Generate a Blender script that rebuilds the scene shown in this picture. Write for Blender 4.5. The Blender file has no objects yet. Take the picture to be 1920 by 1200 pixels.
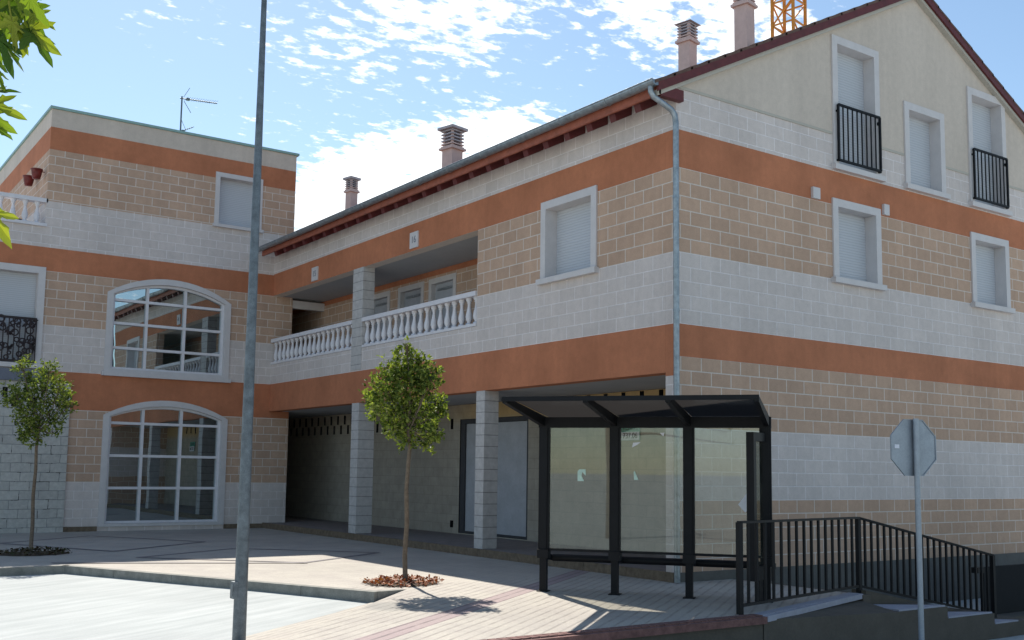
import bpy, bmesh, math, random
from mathutils import Vector, Matrix
from mathutils.geometry import tessellate_polygon, delaunay_2d_cdt
random.seed(7)
R = math.radians
scene = bpy.context.scene

# ------------------------------------------------------------------ camera
cam_d = bpy.data.cameras.new("camera"); cam = bpy.data.objects.new("camera", cam_d)
scene.collection.objects.link(cam); scene.camera = cam
r_ = Vector((0.81673667, -0.57685517, 0.01339110))
u_ = Vector((-0.07116973, -0.0776806, 0.99443481))
f_ = Vector((0.57260464, 0.81314441, 0.10449922))
CAM = Vector((-10.287, -10.6375, 1.3447))
cam.matrix_world = Matrix(((r_.x, u_.x, -f_.x, CAM.x), (r_.y, u_.y, -f_.y, CAM.y), (r_.z, u_.z, -f_.z, CAM.z), (0, 0, 0, 1)))
cam_d.sensor_width = 36; cam_d.lens = 1985.13 / 1920 * 36; cam_d.shift_y = 74.87 / 1920
cam_d.clip_start = 0.05; cam_d.clip_end = 3000

# ------------------------------------------------------------------ sun, sky, exposure
SUN = Vector((0.245, 0.85, 1.0)).normalized()
el = math.asin(SUN.z); az = math.atan2(SUN.x, SUN.y)
sl = bpy.data.lights.new("sun", 'SUN'); sl.energy = 3.4; sl.angle = R(0.5); sl.color = (1.0, 0.95, 0.86)
so = bpy.data.objects.new("sun", sl); scene.collection.objects.link(so)
so.rotation_euler = SUN.to_track_quat('Z', 'Y').to_euler(); so.location = (0, 0, 40)
W = bpy.data.worlds.new("World"); scene.world = W; W.use_nodes = True
wn, wl = W.node_tree.nodes, W.node_tree.links; wn.clear()
out = wn.new('ShaderNodeOutputWorld'); bg = wn.new('ShaderNodeBackground')
sky = wn.new('ShaderNodeTexSky'); sky.sky_type = 'NISHITA'; sky.sun_disc = False
sky.sun_elevation = el; sky.sun_rotation = az; sky.altitude = 700; sky.air_density = 1.0; sky.dust_density = 0.5; sky.ozone_density = 0.35
bg.inputs['Strength'].default_value = 0.078
tc = wn.new('ShaderNodeTexCoord')
def WM(op, a, b=None, c=None, clamp=False):
    n = wn.new('ShaderNodeMath'); n.operation = op; n.use_clamp = clamp
    for i, v in enumerate((a, b, c)):
        if v is None: continue
        if isinstance(v, (int, float)): n.inputs[i].default_value = v
        else: wl.new(v, n.inputs[i])
    return n.outputs[0]
sep = wn.new('ShaderNodeSeparateXYZ'); wl.new(tc.outputs['Generated'], sep.inputs[0])
zc = WM('MAXIMUM', sep.outputs['Z'], 0.0); zd = WM('ADD', zc, 0.10)
cx_ = WM('DIVIDE', sep.outputs['X'], zd); cy_ = WM('DIVIDE', sep.outputs['Y'], zd)
comb = wn.new('ShaderNodeCombineXYZ'); wl.new(cx_, comb.inputs[0]); wl.new(cy_, comb.inputs[1])
def WN(scale, detail, rough, off, sc=(1, 1, 1), rot=0.0):
    m = wn.new('ShaderNodeMapping'); m.inputs['Location'].default_value = off; m.inputs['Scale'].default_value = sc
    m.inputs['Rotation'].default_value = (0, 0, rot)
    wl.new(comb.outputs[0], m.inputs['Vector'])
    n = wn.new('ShaderNodeTexNoise'); n.inputs['Scale'].default_value = scale; n.inputs['Detail'].default_value = detail
    n.inputs['Roughness'].default_value = rough; wl.new(m.outputs[0], n.inputs['Vector']); return n.outputs['Fac']
fine = WN(24.0, 6, 0.60, (3.1, 1.7, 0), (0.9, 1.3, 1), 0.5)
big = WN(2.6, 4, 0.55, (0.4, 5.2, 0))
def blob(d, r0, r1):
    d = Vector(d).normalized()
    vm = wn.new('ShaderNodeVectorMath'); vm.operation = 'DOT_PRODUCT'; wl.new(tc.outputs['Generated'], vm.inputs[0]); vm.inputs[1].default_value = d
    mr = wn.new('ShaderNodeMapRange'); mr.interpolation_type = 'SMOOTHSTEP'; wl.new(vm.outputs['Value'], mr.inputs[0])
    mr.inputs[1].default_value = math.cos(R(r1)); mr.inputs[2].default_value = math.cos(R(r0)); mr.clamp = True
    return mr.outputs[0]
def pdir(px, py):
    return r_ * ((px - 960) / 1985.13) - u_ * ((py - 674.87) / 1985.13) + f_
cover = WM('MULTIPLY', WM('SUBTRACT', big, 0.52), 0.42)
for (px, py, a, b, k) in ((640, 400, 1, 4.2, .36), (760, 350, 1, 4.2, 0.34), (900, 300, 1, 3.6, .32), (1010, 262, .5, 3.0, .22), (850, -40, 1, 5.0, 0.16), (1120, -20, 1, 5, 0.15), (1330, 0, 2, 6, 0.15), (1480, 20, 1, 5, .10),
                          (640, 20, 1, 5, 0.08), (800, 110, 1, 5, 0.05), (330, 15, 1, 4, 0.06), (200, 190, 2, 9, -0.10), (1850, 90, 3, 10, -0.12), (1080, 140, 1, 4.5, -.08)):
    cover = WM('ADD', cover, WM('MULTIPLY', blob(pdir(px, py), a, b), k))
dens = WM('ADD', fine, cover)
mask = wn.new('ShaderNodeMapRange'); mask.interpolation_type = 'SMOOTHSTEP'; mask.inputs[1].default_value = 0.56; mask.inputs[2].default_value = 0.76
wl.new(dens, mask.inputs[0])
mixc = wn.new('ShaderNodeMixRGB'); wl.new(WM('MULTIPLY', mask.outputs[0], 0.92), mixc.inputs[0]); tint = wn.new('ShaderNodeMixRGB'); tint.blend_type = 'MULTIPLY'; tint.inputs[0].default_value = 1; wl.new(sky.outputs[0], tint.inputs[1]); tint.inputs[2].default_value = (.96, 1.02, .99, 1); wl.new(tint.outputs[0], mixc.inputs[1]); mixc.inputs[2].default_value = (9.6, 9.7, 9.8, 1)
wl.new(mixc.outputs[0], bg.inputs['Color']); wl.new(bg.outputs[0], out.inputs[0])
scene.view_settings.view_transform = 'Standard'; scene.view_settings.look = 'None'
scene.view_settings.gamma = 1; scene.view_settings.exposure = 1.05; scene.view_settings.use_curve_mapping = False

# ------------------------------------------------------------------ helpers
def link(o, parent=None):
    scene.collection.objects.link(o)
    if parent is not None: o.parent = parent
    return o
def tag(o, label=None, cat=None, group=None, kind=None):
    if label: o['label'] = label
    if cat: o['category'] = cat
    if group: o['group'] = group
    if kind: o['kind'] = kind
    return o
def empty(name, loc=(0, 0, 0), rz=0):
    o = bpy.data.objects.new(name, None); o.location = loc; o.rotation_euler = (0, 0, rz); o.empty_display_size = .2
    return link(o)

class MB:
    def __init__(s): s.v = []; s.f = []; s.m = []; s.sm = []
    def add(s, vs, fs, mi=0, smooth=False):
        b = len(s.v); s.v += [tuple(v) for v in vs]
        for f in fs: s.f.append([b + i for i in f]); s.m.append(mi); s.sm.append(smooth)
    def box(s, a, b, mi=0, M=None):
        x0, y0, z0 = a; x1, y1, z1 = b
        vs = [Vector(p) for p in ((x0,y0,z0),(x1,y0,z0),(x1,y1,z0),(x0,y1,z0),(x0,y0,z1),(x1,y0,z1),(x1,y1,z1),(x0,y1,z1))]
        if M: vs = [M @ v for v in vs]
        s.add(vs, [(0,3,2,1),(4,5,6,7),(0,1,5,4),(1,2,6,5),(2,3,7,6),(3,0,4,7)], mi)
    def bar(s, p, q, w, h, up=(0, 0, 1), mi=0):
        p, q = Vector(p), Vector(q); d = (q - p).normalized(); up = Vector(up)
        if abs(d.dot(up)) > .99: up = Vector((1, 0, 0))
        sd = d.cross(up).normalized(); up2 = sd.cross(d).normalized()
        vs = []
        for c in (p, q):
            for a, b in ((-1,-1),(1,-1),(1,1),(-1,1)): vs.append(c + sd * a * w / 2 + up2 * b * h / 2)
        s.add(vs, [(0,1,2,3),(7,6,5,4),(0,4,5,1),(1,5,6,2),(2,6,7,3),(3,7,4,0)], mi)
    def tube(s, pts, rad, n=10, mi=0, cap=True):
        pts = [Vector(p) for p in pts]; rads = rad if isinstance(rad, (list, tuple)) else [rad] * len(pts)
        rings = []; prev = None
        for i, p in enumerate(pts):
            d = (pts[min(i + 1, len(pts) - 1)] - pts[max(i - 1, 0)]).normalized()
            ref = prev if prev is not None else (Vector((1, 0, 0)) if abs(d.z) > .9 else Vector((0, 0, 1)))
            a = (ref - d * ref.dot(d))
            if a.length < 1e-5: a = Vector((0, 1, 0)) - d * d.y
            a.normalize(); prev = a; b = d.cross(a)
            rings.append([p + (a * math.cos(2*math.pi*k/n) + b * math.sin(2*math.pi*k/n)) * rads[i] for k in range(n)])
        vs = [v for rg in rings for v in rg]; fs = []
        for i in range(len(rings) - 1):
            for k in range(n): fs.append((i*n+k, i*n+(k+1) % n, (i+1)*n+(k+1) % n, (i+1)*n+k))
        s.add(vs, fs, mi, True)
        if cap: s.add(rings[0], [tuple(range(n))[::-1]], mi); s.add(rings[-1], [tuple(range(n))], mi)
    def lathe(s, prof, n=14, mi=0, c=(0, 0, 0)):
        vs = [(c[0] + r*math.cos(2*math.pi*k/n), c[1] + r*math.sin(2*math.pi*k/n), c[2] + z) for r, z in prof for k in range(n)]
        fs = [(i*n+k, i*n+(k+1) % n, (i+1)*n+(k+1) % n, (i+1)*n+k) for i in range(len(prof)-1) for k in range(n)]
        s.add(vs, fs, mi, True)
    def build(s, name, mats, parent=None, loc=None, rz=None):
        me = bpy.data.meshes.new(name); me.from_pydata(s.v, [], s.f)
        for m in (mats if isinstance(mats, (list, tuple)) else [mats]): me.materials.append(m)
        me.polygons.foreach_set('material_index', s.m); me.polygons.foreach_set('use_smooth', s.sm); me.update()
        o = bpy.data.objects.new(name, me)
        if loc is not None: o.location = loc
        if rz is not None: o.rotation_euler = (0, 0, rz)
        return link(o, parent)

# planes: A is x=0 (u=y), B is y=0 (u=x), C is y=14.5 (u=x); depth positive = into the building
YC = 14.5
def mapA(u, v, d=0): return Vector((d, u, v))
def mapB(u, v, d=0): return Vector((u, d, v))
def mapC(u, v, d=0): return Vector((u, YC + d, v))
def mapA2(x): return lambda u, v, d=0: Vector((x + d, u, v))
def panel(mb, mp, outer, holes=(), d0=0, d1=.25, mi=0, ms=0):
    loops = [[Vector((a, b, 0)) for a, b in outer]] + [[Vector((a, b, 0)) for a, b in h] for h in holes]
    flat = [p for l in loops for p in l]
    ed = []; base = 0
    for l in loops:
        ed += [(base + i, base + (i + 1) % len(l)) for i in range(len(l))]; base += len(l)
    res = delaunay_2d_cdt([p.xy for p in flat], ed, [], 0, 1e-6)
    cv = res[0]; orig = res[3]
    def inside(q, l):
        c = False
        for i in range(len(l)):
            a, b = l[i], l[i-1]
            if (a.y > q[1]) != (b.y > q[1]) and q[0] < (b.x - a.x) * (q[1] - a.y) / (b.y - a.y) + a.x: c = not c
        return c
    tris = []
    for t in res[2]:
        q = (sum(cv[i].x for i in t) / 3, sum(cv[i].y for i in t) / 3)
        if inside(q, loops[0]) and not any(inside(q, l) for l in loops[1:]): tris.append(t)
    flat = [Vector((v.x, v.y, 0)) for v in cv]
    flip = (mp(1, 0) - mp(0, 0)).cross(mp(0, 1) - mp(0, 0)).dot(mp(0, 0, 1) - mp(0, 0, 0)) > 0
    def area(t):
        a, b, c = (flat[i] for i in t); return (b.x-a.x)*(c.y-a.y) - (b.y-a.y)*(c.x-a.x)
    F = []
    for t in tris:
        t = tuple(t)
        if abs(area(t)) < 1e-9: continue
        if area(t) < 0: t = t[::-1]
        F.append(t[::-1] if flip else t)
    mb.add([mp(p.x, p.y, d0) for p in flat], F, mi)
    mb.add([mp(p.x, p.y, d1) for p in flat], [t[::-1] for t in F], mi)
    for li, l in enumerate(loops):
        n = len(l); A = sum(l[i].x*l[(i+1) % n].y - l[(i+1) % n].x*l[i].y for i in range(n))
        ccw = A > 0
        if li: ccw = not ccw
        vs = [mp(p.x, p.y, d0) for p in l] + [mp(p.x, p.y, d1) for p in l]
        fs = []
        for i in range(n):
            j = (i+1) % n; q = (i, i+n, j+n, j) if ccw == (not flip) else (i, j, j+n, i+n)
            fs.append(q)
        mb.add(vs, fs, ms)
def rect(a, b, c, d): return [(a, c), (b, c), (b, d), (a, d)]

# ------------------------------------------------------------------ materials
class NT:
    def __init__(s, name):
        s.mat = bpy.data.materials.new(name); s.mat.use_nodes = True; s.n = s.mat.node_tree.nodes; s.l = s.mat.node_tree.links
        s.b = s.n['Principled BSDF']; s.out = s.n['Material Output']; s.tc = s.n.new('ShaderNodeTexCoord')
    def val(s, inp, v):
        if isinstance(v, (int, float, tuple, list)):
            if isinstance(v, (tuple, list)) and len(v) == 3 and inp.type == 'RGBA': v = (*v, 1)
            inp.default_value = v
        else: s.l.new(v, inp)
    def math(s, op, a, b=None, c=None, clamp=False):
        n = s.n.new('ShaderNodeMath'); n.operation = op; n.use_clamp = clamp
        for i, v in enumerate((a, b, c)):
            if v is not None: s.val(n.inputs[i], v)
        return n.outputs[0]
    def mix(s, f, a, b, bt='MIX'):
        n = s.n.new('ShaderNodeMixRGB'); n.blend_type = bt; s.val(n.inputs[0], f); s.val(n.inputs[1], a); s.val(n.inputs[2], b); return n.outputs[0]
    def noise(s, scale, detail=4, rough=.55, vec=None, col=False):
        n = s.n.new('ShaderNodeTexNoise'); n.inputs['Scale'].default_value = scale; n.inputs['Detail'].default_value = detail; n.inputs['Roughness'].default_value = rough
        s.l.new(vec if vec is not None else s.tc.outputs['Object'], n.inputs['Vector']); return n.outputs['Color' if col else 'Fac']
    def mr(s, v, a, b, c, d):
        n = s.n.new('ShaderNodeMapRange'); s.val(n.inputs[0], v)
        for i, k in enumerate((a, b, c, d)): n.inputs[i+1].default_value = k
        return n.outputs[0]
    def xyz(s, sock=None):
        n = s.n.new('ShaderNodeSeparateXYZ'); s.l.new(sock if sock is not None else s.tc.outputs['Object'], n.inputs[0]); return n.outputs
    def comb(s, x, y, z):
        n = s.n.new('ShaderNodeCombineXYZ'); s.val(n.inputs[0], x); s.val(n.inputs[1], y); s.val(n.inputs[2], z); return n.outputs[0]
    def bump(s, h, strength=.3, dist=.02, prev=None):
        n = s.n.new('ShaderNodeBump'); n.inputs['Strength'].default_value = strength; n.inputs['Distance'].default_value = dist
        s.l.new(h, n.inputs['Height'])
        if prev is not None: s.l.new(prev, n.inputs['Normal'])
        s.l.new(n.outputs[0], s.b.inputs['Normal']); return n.outputs[0]
    def fin(s, col=None, rough=.8, metal=0, spec=.4):
        if col is not None: s.val(s.b.inputs['Base Color'], col)
        s.val(s.b.inputs['Roughness'], rough); s.b.inputs['Metallic'].default_value = metal; s.b.inputs['Specular IOR Level'].default_value = spec
        return s.mat

TAN = (.545, .365, .262); WHT = (.66, .58, .54); ORG = (.50, .19, .098)
GT = (.72, .62, .54); GW = (.80, .73, .71)
def wall_mat(name, bands):
    """bands: list of (z_from, kind), kinds t/w/o/c; block coursing follows the wall's own metres"""
    t = NT(name); x, y, z = t.xyz()
    g = t.n.new('ShaderNodeNewGeometry'); nx, ny, nz = t.xyz(g.outputs['Normal'])
    isx = t.math('GREATER_THAN', t.math('ABSOLUTE', nx), .5)
    u = t.math('ADD', t.math('MULTIPLY', y, isx), t.math('MULTIPLY', x, t.math('SUBTRACT', 1, isx)))
    hi = t.math('GREATER_THAN', z, 3.2)
    za = t.math('DIVIDE', t.math('SUBTRACT', z, 3.433), .2033); zb = t.math('DIVIDE', t.math('SUBTRACT', z, 1.975), .2)
    zz = t.math('MULTIPLY', t.math('ADD', t.math('ADD', t.math('MULTIPLY', za, hi), t.math('MULTIPLY', zb, t.math('SUBTRACT', 1, hi))), 40), .2)
    v = t.comb(t.math('ADD', u, 20.12), zz, 0)
    def brick(c1, c2, mo):
        b = t.n.new('ShaderNodeTexBrick'); t.l.new(v, b.inputs['Vector']); b.offset = .5; b.squash = 1
        for k, c in (('Color1', c1), ('Color2', c2), ('Mortar', mo)): t.val(b.inputs[k], c)
        b.inputs['Scale'].default_value = 1; b.inputs['Mortar Size'].default_value = .0105; b.inputs['Mortar Smooth'].default_value = .4
        b.inputs['Brick Width'].default_value = .4; b.inputs['Row Height'].default_value = .2; b.inputs['Bias'].default_value = 0
        return b
    def sc(c, k): return tuple(a * k for a in c)
    bt = brick(sc(TAN, .93), sc(TAN, 1.06), GT); bw = brick(sc(WHT, .95), sc(WHT, 1.03), GW)
    no = t.noise(9, 5, .65); nb = t.noise(1.2, 4, .6); nf = t.noise(60, 3, .7)
    nl = t.noise(.5, 3, .5, t.comb(t.math('MULTIPLY', u, 2), t.math('MULTIPLY', z, .5), 0))
    no_ = t.mix(1, ORG, t.mr(nb, .3, .7, .86, 1.12), 'MULTIPLY')
    cr = (.62, .53, .45)
    col = {'t': bt.outputs['Color'], 'w': bw.outputs['Color'], 'o': no_, 'c': cr}[bands[0][1]]
    blk = 1.0 if bands[0][1] in 'tw' else 0.0
    for z0, k in bands[1:]:
        gt = t.math('GREATER_THAN', z, z0)
        col = t.mix(gt, col, {'t': bt.outputs['Color'], 'w': bw.outputs['Color'], 'o': no_, 'c': cr}[k])
        blk = t.mix(gt, blk if not isinstance(blk, float) else (blk,)*3, (1.,)*3 if k in 'tw' else (0.,)*3)
    col = t.mix(1, col, t.mr(no, .25, .75, .91, 1.07), 'MULTIPLY')
    col = t.mix(1, col, t.mr(nl, .3, .7, .92, 1.05), 'MULTIPLY')
    ns = t.noise(1, 4, .6, t.comb(t.math('MULTIPLY', u, 7), t.math('MULTIPLY', z, .55), 3.7)); col = t.mix(1, col, t.mr(ns, .3, .75, 1.02, .945), 'MULTIPLY')
    col = t.mix(1, col, t.mr(nf, .25, .75, .91, 1.09), 'MULTIPLY')
    h = t.math('MULTIPLY', t.math('ADD', t.math('MULTIPLY', bt.outputs['Fac'], -.8), t.math('MULTIPLY', no, 1.3)), blk if not isinstance(blk, float) else blk)
    p = t.bump(h, .55, .012); t.bump(nf, .25, .004, p)
    return t.fin(col, .9, 0, .25)
M = {}
M['wallA'] = wall_mat('wall_block_west', [(0, 'w'), (2.7, 'o'), (3.43, 'w'), (4.45, 't'), (5.67, 'o'), (6.22, 'w')])
M['wallB'] = wall_mat('wall_block_north', [(-.1, 't'), (.97, 'w'), (1.975, 't'), (2.97, 'o'), (3.43, 'w'), (4.45, 't'), (5.67, 'o'), (6.22, 'w'), (6.84, 'c')])
M['wallC'] = wall_mat('wall_block_corner', [(-.1, 'w'), (.97, 't'), (2.585, 'o'), (3.43, 'w'), (4.45, 't'), (5.67, 'o'), (6.20, 'w'), (7.26, 't'), (8.46, 'o'), (8.98, 'c')])
M['wallG'] = wall_mat('wall_gallery', [(3, 't'), (5.56, 'o')])
def plain(name, c, rough=.8, metal=0, var=.12, scale=6, bump=.1, spec=.4, bd=.005):
    t = NT(name); n = t.noise(scale, 5, .6); n2 = t.noise(scale * 9, 3, .6)
    col = t.mix(1, c, t.mr(n, .3, .7, 1 - var, 1 + var), 'MULTIPLY'); col = t.mix(1, col, t.mr(n2, .3, .7, 1 - var*.6, 1 + var*.6), 'MULTIPLY')
    if bump: t.bump(n2, bump, bd)
    return t.fin(col, rough, metal, spec)
M['orange'] = plain('orange_render', ORG, .9, var=.1, scale=1.5, spec=.2)
M['cream'] = plain('cream_render', (.47, .435, .375), .9, var=.05, scale=2)
M['soffit'] = plain('ceiling_render', (.42, .42, .43), .9, var=.05, scale=2)
M['stone'] = plain('window_stone', (.62, .58, .57), .6, var=.05, scale=5)
M['white'] = plain('white_cast_stone', (.72, .69, .71), .6, var=.06, scale=8)
M['maroon'] = plain('maroon_wood', (.115, .022, .022), .55, var=.2, scale=9)
M['fascia'] = plain('fascia_wood', (.33, .10, .06), .6, var=.2, scale=7)
M['zinc'] = plain('zinc', (.30, .335, .365), .42, .7, var=.25, scale=14)
M['tile'] = plain('roof_tile', (.13, .075, .06), .85, var=.3, scale=4)
M['black'] = plain('black_paint', (.007, .0072, .009), .55, 0, var=.2, scale=10, bump=0, spec=.22)
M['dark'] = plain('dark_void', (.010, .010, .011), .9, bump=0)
M['galv'] = plain('galvanised_steel', (.135, .155, .172), .5, .45, var=.3, scale=14)
M['chimney'] = plain('chimney_render', (.62, .45, .41), .85, var=.08)
M['chimcap'] = plain('chimney_cap', (.42, .38, .40), .8, var=.2)
M['crane'] = plain('crane_orange', (.55, .20, .02), .5, var=.15)
M['redpot'] = plain('red_glazed_pot', (.13, .012, .010), .4, var=.25)
M['plinth'] = plain('plinth_render', (.135, .128, .115), .92, var=.12, scale=3)
M['coping'] = plain('coping_metal', (.28, .42, .38), .5, .3, var=.1)
M['paper'] = plain('paper', (.72, .72, .78), .8, var=.04, bump=0)
M['ypaper'] = plain('yellow_paper', (.27, .215, .115), .8, var=.15, bump=0)
M['green'] = plain('green_board', (.09, .32, .25), .6, var=.1, bump=0)
M['greentx'] = plain('dark_green_letter', (.02, .11, .09), .6, bump=0)
M['signred'] = plain('sign_red', (.45, .02, .02), .4, bump=0)
M['signback'] = plain('sign_back_aluminium', (.30, .33, .37), .45, .35, var=.12, scale=6)
M['sheet'] = plain('door_sheet_metal', (.42, .43, .46), .5, .1, var=.10, scale=3)
M['granite'] = plain('kerb_granite', (.23, .225, .20), .85, var=.22, scale=7, bump=.3)
M['walkstone'] = plain('walkway_stone_edge', (.17, .125, .085), .85, var=.3, scale=12, bump=.3)
M['walkfloor'] = plain('walkway_floor', (.22, .185, .17), .8, var=.15, scale=5)
M['redtile'] = plain('red_edge_tile', (.17, .085, .075), .9, var=.3, scale=14, bump=.4)
M['brownwall'] = plain('brown_retaining_render', (.10, .085, .068), .95, var=.12, scale=4, bump=.4)
M['tread'] = plain('tread_concrete', (.33, .33, .38), .9, var=.1)
M['bark'] = plain('bark', (.16, .12, .085), .9, var=.3, scale=25, bump=.5)
M['jointdark'] = plain('dark_paving_inlay', (.19, .17, .175), .85, var=.15)

def shutter_mat():
    t = NT('roller_shutter'); x, y, z = t.xyz()
    w = t.math('ABSOLUTE', t.math('SUBTRACT', t.math('FRACT', t.math('MULTIPLY', z, 1/.045)), .5))
    t.bump(w, .6, .01); n = t.noise(3)
    return t.fin(t.mix(1, (.53, .54, .57), t.mr(w, .34, .5, 1, .72), 'MULTIPLY'), .5)
M['shutter'] = shutter_mat()
def rough_mat():
    t = NT('rough_limewashed_block'); x, y, z = t.xyz(); nn = t.noise(2.2, 2, .5, col=True)
    xx = t.math('ADD', t.math('ADD', x, y), t.math('MULTIPLY', t.noise(3, 2), .05)); zz = t.math('ADD', z, t.math('MULTIPLY', t.noise(2.5, 2), .04))
    b = t.n.new('ShaderNodeTexBrick'); t.l.new(t.comb(xx, t.math('ADD', zz, 2), 0), b.inputs['Vector'])
    for k, c in (('Color1', (.55, .53, .49, 1)), ('Color2', (.47, .45, .42, 1)), ('Mortar', (.30, .30, .29, 1))): b.inputs[k].default_value = c
    b.inputs['Scale'].default_value = 1; b.inputs['Mortar Size'].default_value = .008; b.inputs['Brick Width'].default_value = .4; b.inputs['Row Height'].default_value = .2; b.inputs['Mortar Smooth'].default_value = .5
    gap = t.math('GREATER_THAN', t.noise(5, 3), .60); g2 = t.math('MULTIPLY', gap, b.outputs['Fac'])
    col = t.mix(g2, b.outputs['Color'], (.04, .04, .04)); n = t.noise(12, 5, .7)
    col = t.mix(1, col, t.mr(n, .3, .7, .82, 1.1), 'MULTIPLY')
    t.bump(t.math('SUBTRACT', n, t.math('MULTIPLY', b.outputs['Fac'], .8)), .6, .02)
    return t.fin(col, .95, 0, .2)
M['rough'] = rough_mat()
def back_mat():
    t = NT('plain_blockwork_inner'); x, y, z = t.xyz()
    b = t.n.new('ShaderNodeTexBrick'); t.l.new(t.comb(t.math('ADD', t.math('ADD', x, y), 10), t.math('ADD', z, 2), 0), b.inputs['Vector'])
    for k, c in (('Color1', (.40, .355, .295, 1)), ('Color2', (.36, .32, .265, 1)), ('Mortar', (.29, .26, .22, 1))): b.inputs[k].default_value = c
    b.inputs['Scale'].default_value = 1; b.inputs['Mortar Size'].default_value = .006; b.inputs['Brick Width'].default_value = .4; b.inputs['Row Height'].default_value = .2; b.inputs['Mortar Smooth'].default_value = .5
    col = t.mix(t.math('MULTIPLY', t.mr(z, 2.3, 2.5, 0, 1), t.mr(y, 7.5, 9.5, 1, .12)), b.outputs['Color'], (.48, .33, .16)); n = t.noise(4, 5, .65)
    col = t.mix(1, col, t.mr(n, .3, .7, .85, 1.1), 'MULTIPLY')
    return t.fin(col, .92, 0, .2)
M['inner'] = back_mat()
def col_mat():
    t = NT('column_block'); x, y, z = t.xyz(); w = t.math('ABSOLUTE', t.math('SUBTRACT', t.math('FRACT', t.math('MULTIPLY', t.math('ADD', z, .03), 5)), .5))
    ln = t.math('GREATER_THAN', w, .465); n = t.noise(10, 5, .6)
    col = t.mix(ln, (.52, .49, .47), (.27, .255, .245)); col = t.mix(1, col, t.mr(n, .3, .7, .86, 1.1), 'MULTIPLY')
    t.bump(t.math('SUBTRACT', n, ln), .4, .01); return t.fin(col, .9)
M['column'] = col_mat()
def glass_win():
    t = NT('reflective_window_glass'); g = t.n.new('ShaderNodeBsdfGlossy'); g.inputs['Roughness'].default_value = .0; t.val(g.inputs['Color'], (.78, .88, .92))
    d = t.n.new('ShaderNodeBsdfDiffuse'); t.val(d.inputs['Color'], (.035, .04, .033)); m = t.n.new('ShaderNodeMixShader'); m.inputs[0].default_value = .5
    b = t.n.new('ShaderNodeBump'); b.inputs['Strength'].default_value = .02; b.inputs['Distance'].default_value = .05; t.l.new(t.noise(1.5, 1), b.inputs['Height']); t.l.new(b.outputs[0], g.inputs['Normal'])
    t.l.new(d.outputs[0], m.inputs[1]); t.l.new(g.outputs[0], m.inputs[2]); t.l.new(m.outputs[0], t.out.inputs[0]); return t.mat
M['glass'] = glass_win()
def glass_clear():
    t = NT('shelter_glass'); tr = t.n.new('ShaderNodeBsdfTransparent'); t.val(tr.inputs['Color'], (.84, .84, .80))
    g = t.n.new('ShaderNodeBsdfGlossy'); g.inputs['Roughness'].default_value = .02; t.val(g.inputs['Color'], (.85, .9, .9))
    d = t.n.new('ShaderNodeBsdfDiffuse'); t.val(d.inputs['Color'], (.5, .52, .45))
    m = t.n.new('ShaderNodeMixShader'); m.inputs[0].default_value = .065; t.l.new(tr.outputs[0], m.inputs[1]); t.l.new(g.outputs[0], m.inputs[2])
    m2 = t.n.new('ShaderNodeMixShader'); t.l.new(t.mr(t.noise(3, 5, .7), .45, .8, .008, .07), m2.inputs[0]); t.l.new(m.outputs[0], m2.inputs[1]); t.l.new(d.outputs[0], m2.inputs[2])
    t.l.new(m2.outputs[0], t.out.inputs[0]); return t.mat
M['sglass'] = glass_clear()
def roof_panel():
    t = NT('smoked_canopy_panel'); tr = t.n.new('ShaderNodeBsdfTranslucent'); t.val(tr.inputs['Color'], (.20, .19, .18))
    p = t.n.new('ShaderNodeBsdfTransparent'); t.val(p.inputs['Color'], (.07, .07, .08)); m = t.n.new('ShaderNodeMixShader'); m.inputs[0].default_value = .4
    g = t.n.new('ShaderNodeBsdfGlossy'); g.inputs['Roughness'].default_value = .1; t.val(g.inputs['Color'], (.8, .8, .85))
    m2 = t.n.new('ShaderNodeMixShader'); m2.inputs[0].default_value = .07
    t.l.new(tr.outputs[0], m.inputs[1]); t.l.new(p.outputs[0], m.inputs[2]); t.l.new(m.outputs[0], m2.inputs[1]); t.l.new(g.outputs[0], m2.inputs[2]); t.l.new(m2.outputs[0], t.out.inputs[0]); return t.mat
M['canopy'] = roof_panel()
def leaf_mat(name, c1, c2, c3, tr=.45):
    t = NT(name); g = t.n.new('ShaderNodeNewGeometry'); rnd = g.outputs['Random Per Island']
    cr = t.n.new('ShaderNodeValToRGB'); t.l.new(rnd, cr.inputs[0]); e = cr.color_ramp.elements
    e[0].color = (*c1, 1); e[1].color = (*c3, 1); k = cr.color_ramp.elements.new(.5); k.color = (*c2, 1)
    d = t.b; t.l.new(cr.outputs[0], d.inputs['Base Color']); d.inputs['Roughness'].default_value = .6; d.inputs['Specular IOR Level'].default_value = .25
    tl = t.n.new('ShaderNodeBsdfTranslucent'); t.l.new(t.mix(1, cr.outputs[0], (1.5, 1.6, .6), 'MULTIPLY'), tl.inputs['Color'])
    m = t.n.new('ShaderNodeMixShader'); m.inputs[0].default_value = tr; t.l.new(d.outputs[0], m.inputs[1]); t.l.new(tl.outputs[0], m.inputs[2]); t.l.new(m.outputs[0], t.out.inputs[0]); return t.mat
M['leaf'] = leaf_mat('small_tree_leaf', (.035, .06, .014), (.13, .175, .03), (.30, .33, .08), .34)
M['plane_leaf'] = leaf_mat('plane_tree_leaf', (.05, .10, .015), (.15, .22, .02), (.34, .33, .05), .34)
M['litter'] = leaf_mat('leaf_litter', (.10, .03, .018), (.30, .08, .035), (.42, .17, .07), .1)
M['dlitter'] = leaf_mat('dark_litter', (.03, .02, .012), (.07, .045, .02), (.05, .06, .02), .1)
M['soil'] = plain('soil', (.08, .055, .035), .95, var=.3, scale=20, bump=.6, bd=.03)

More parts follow.
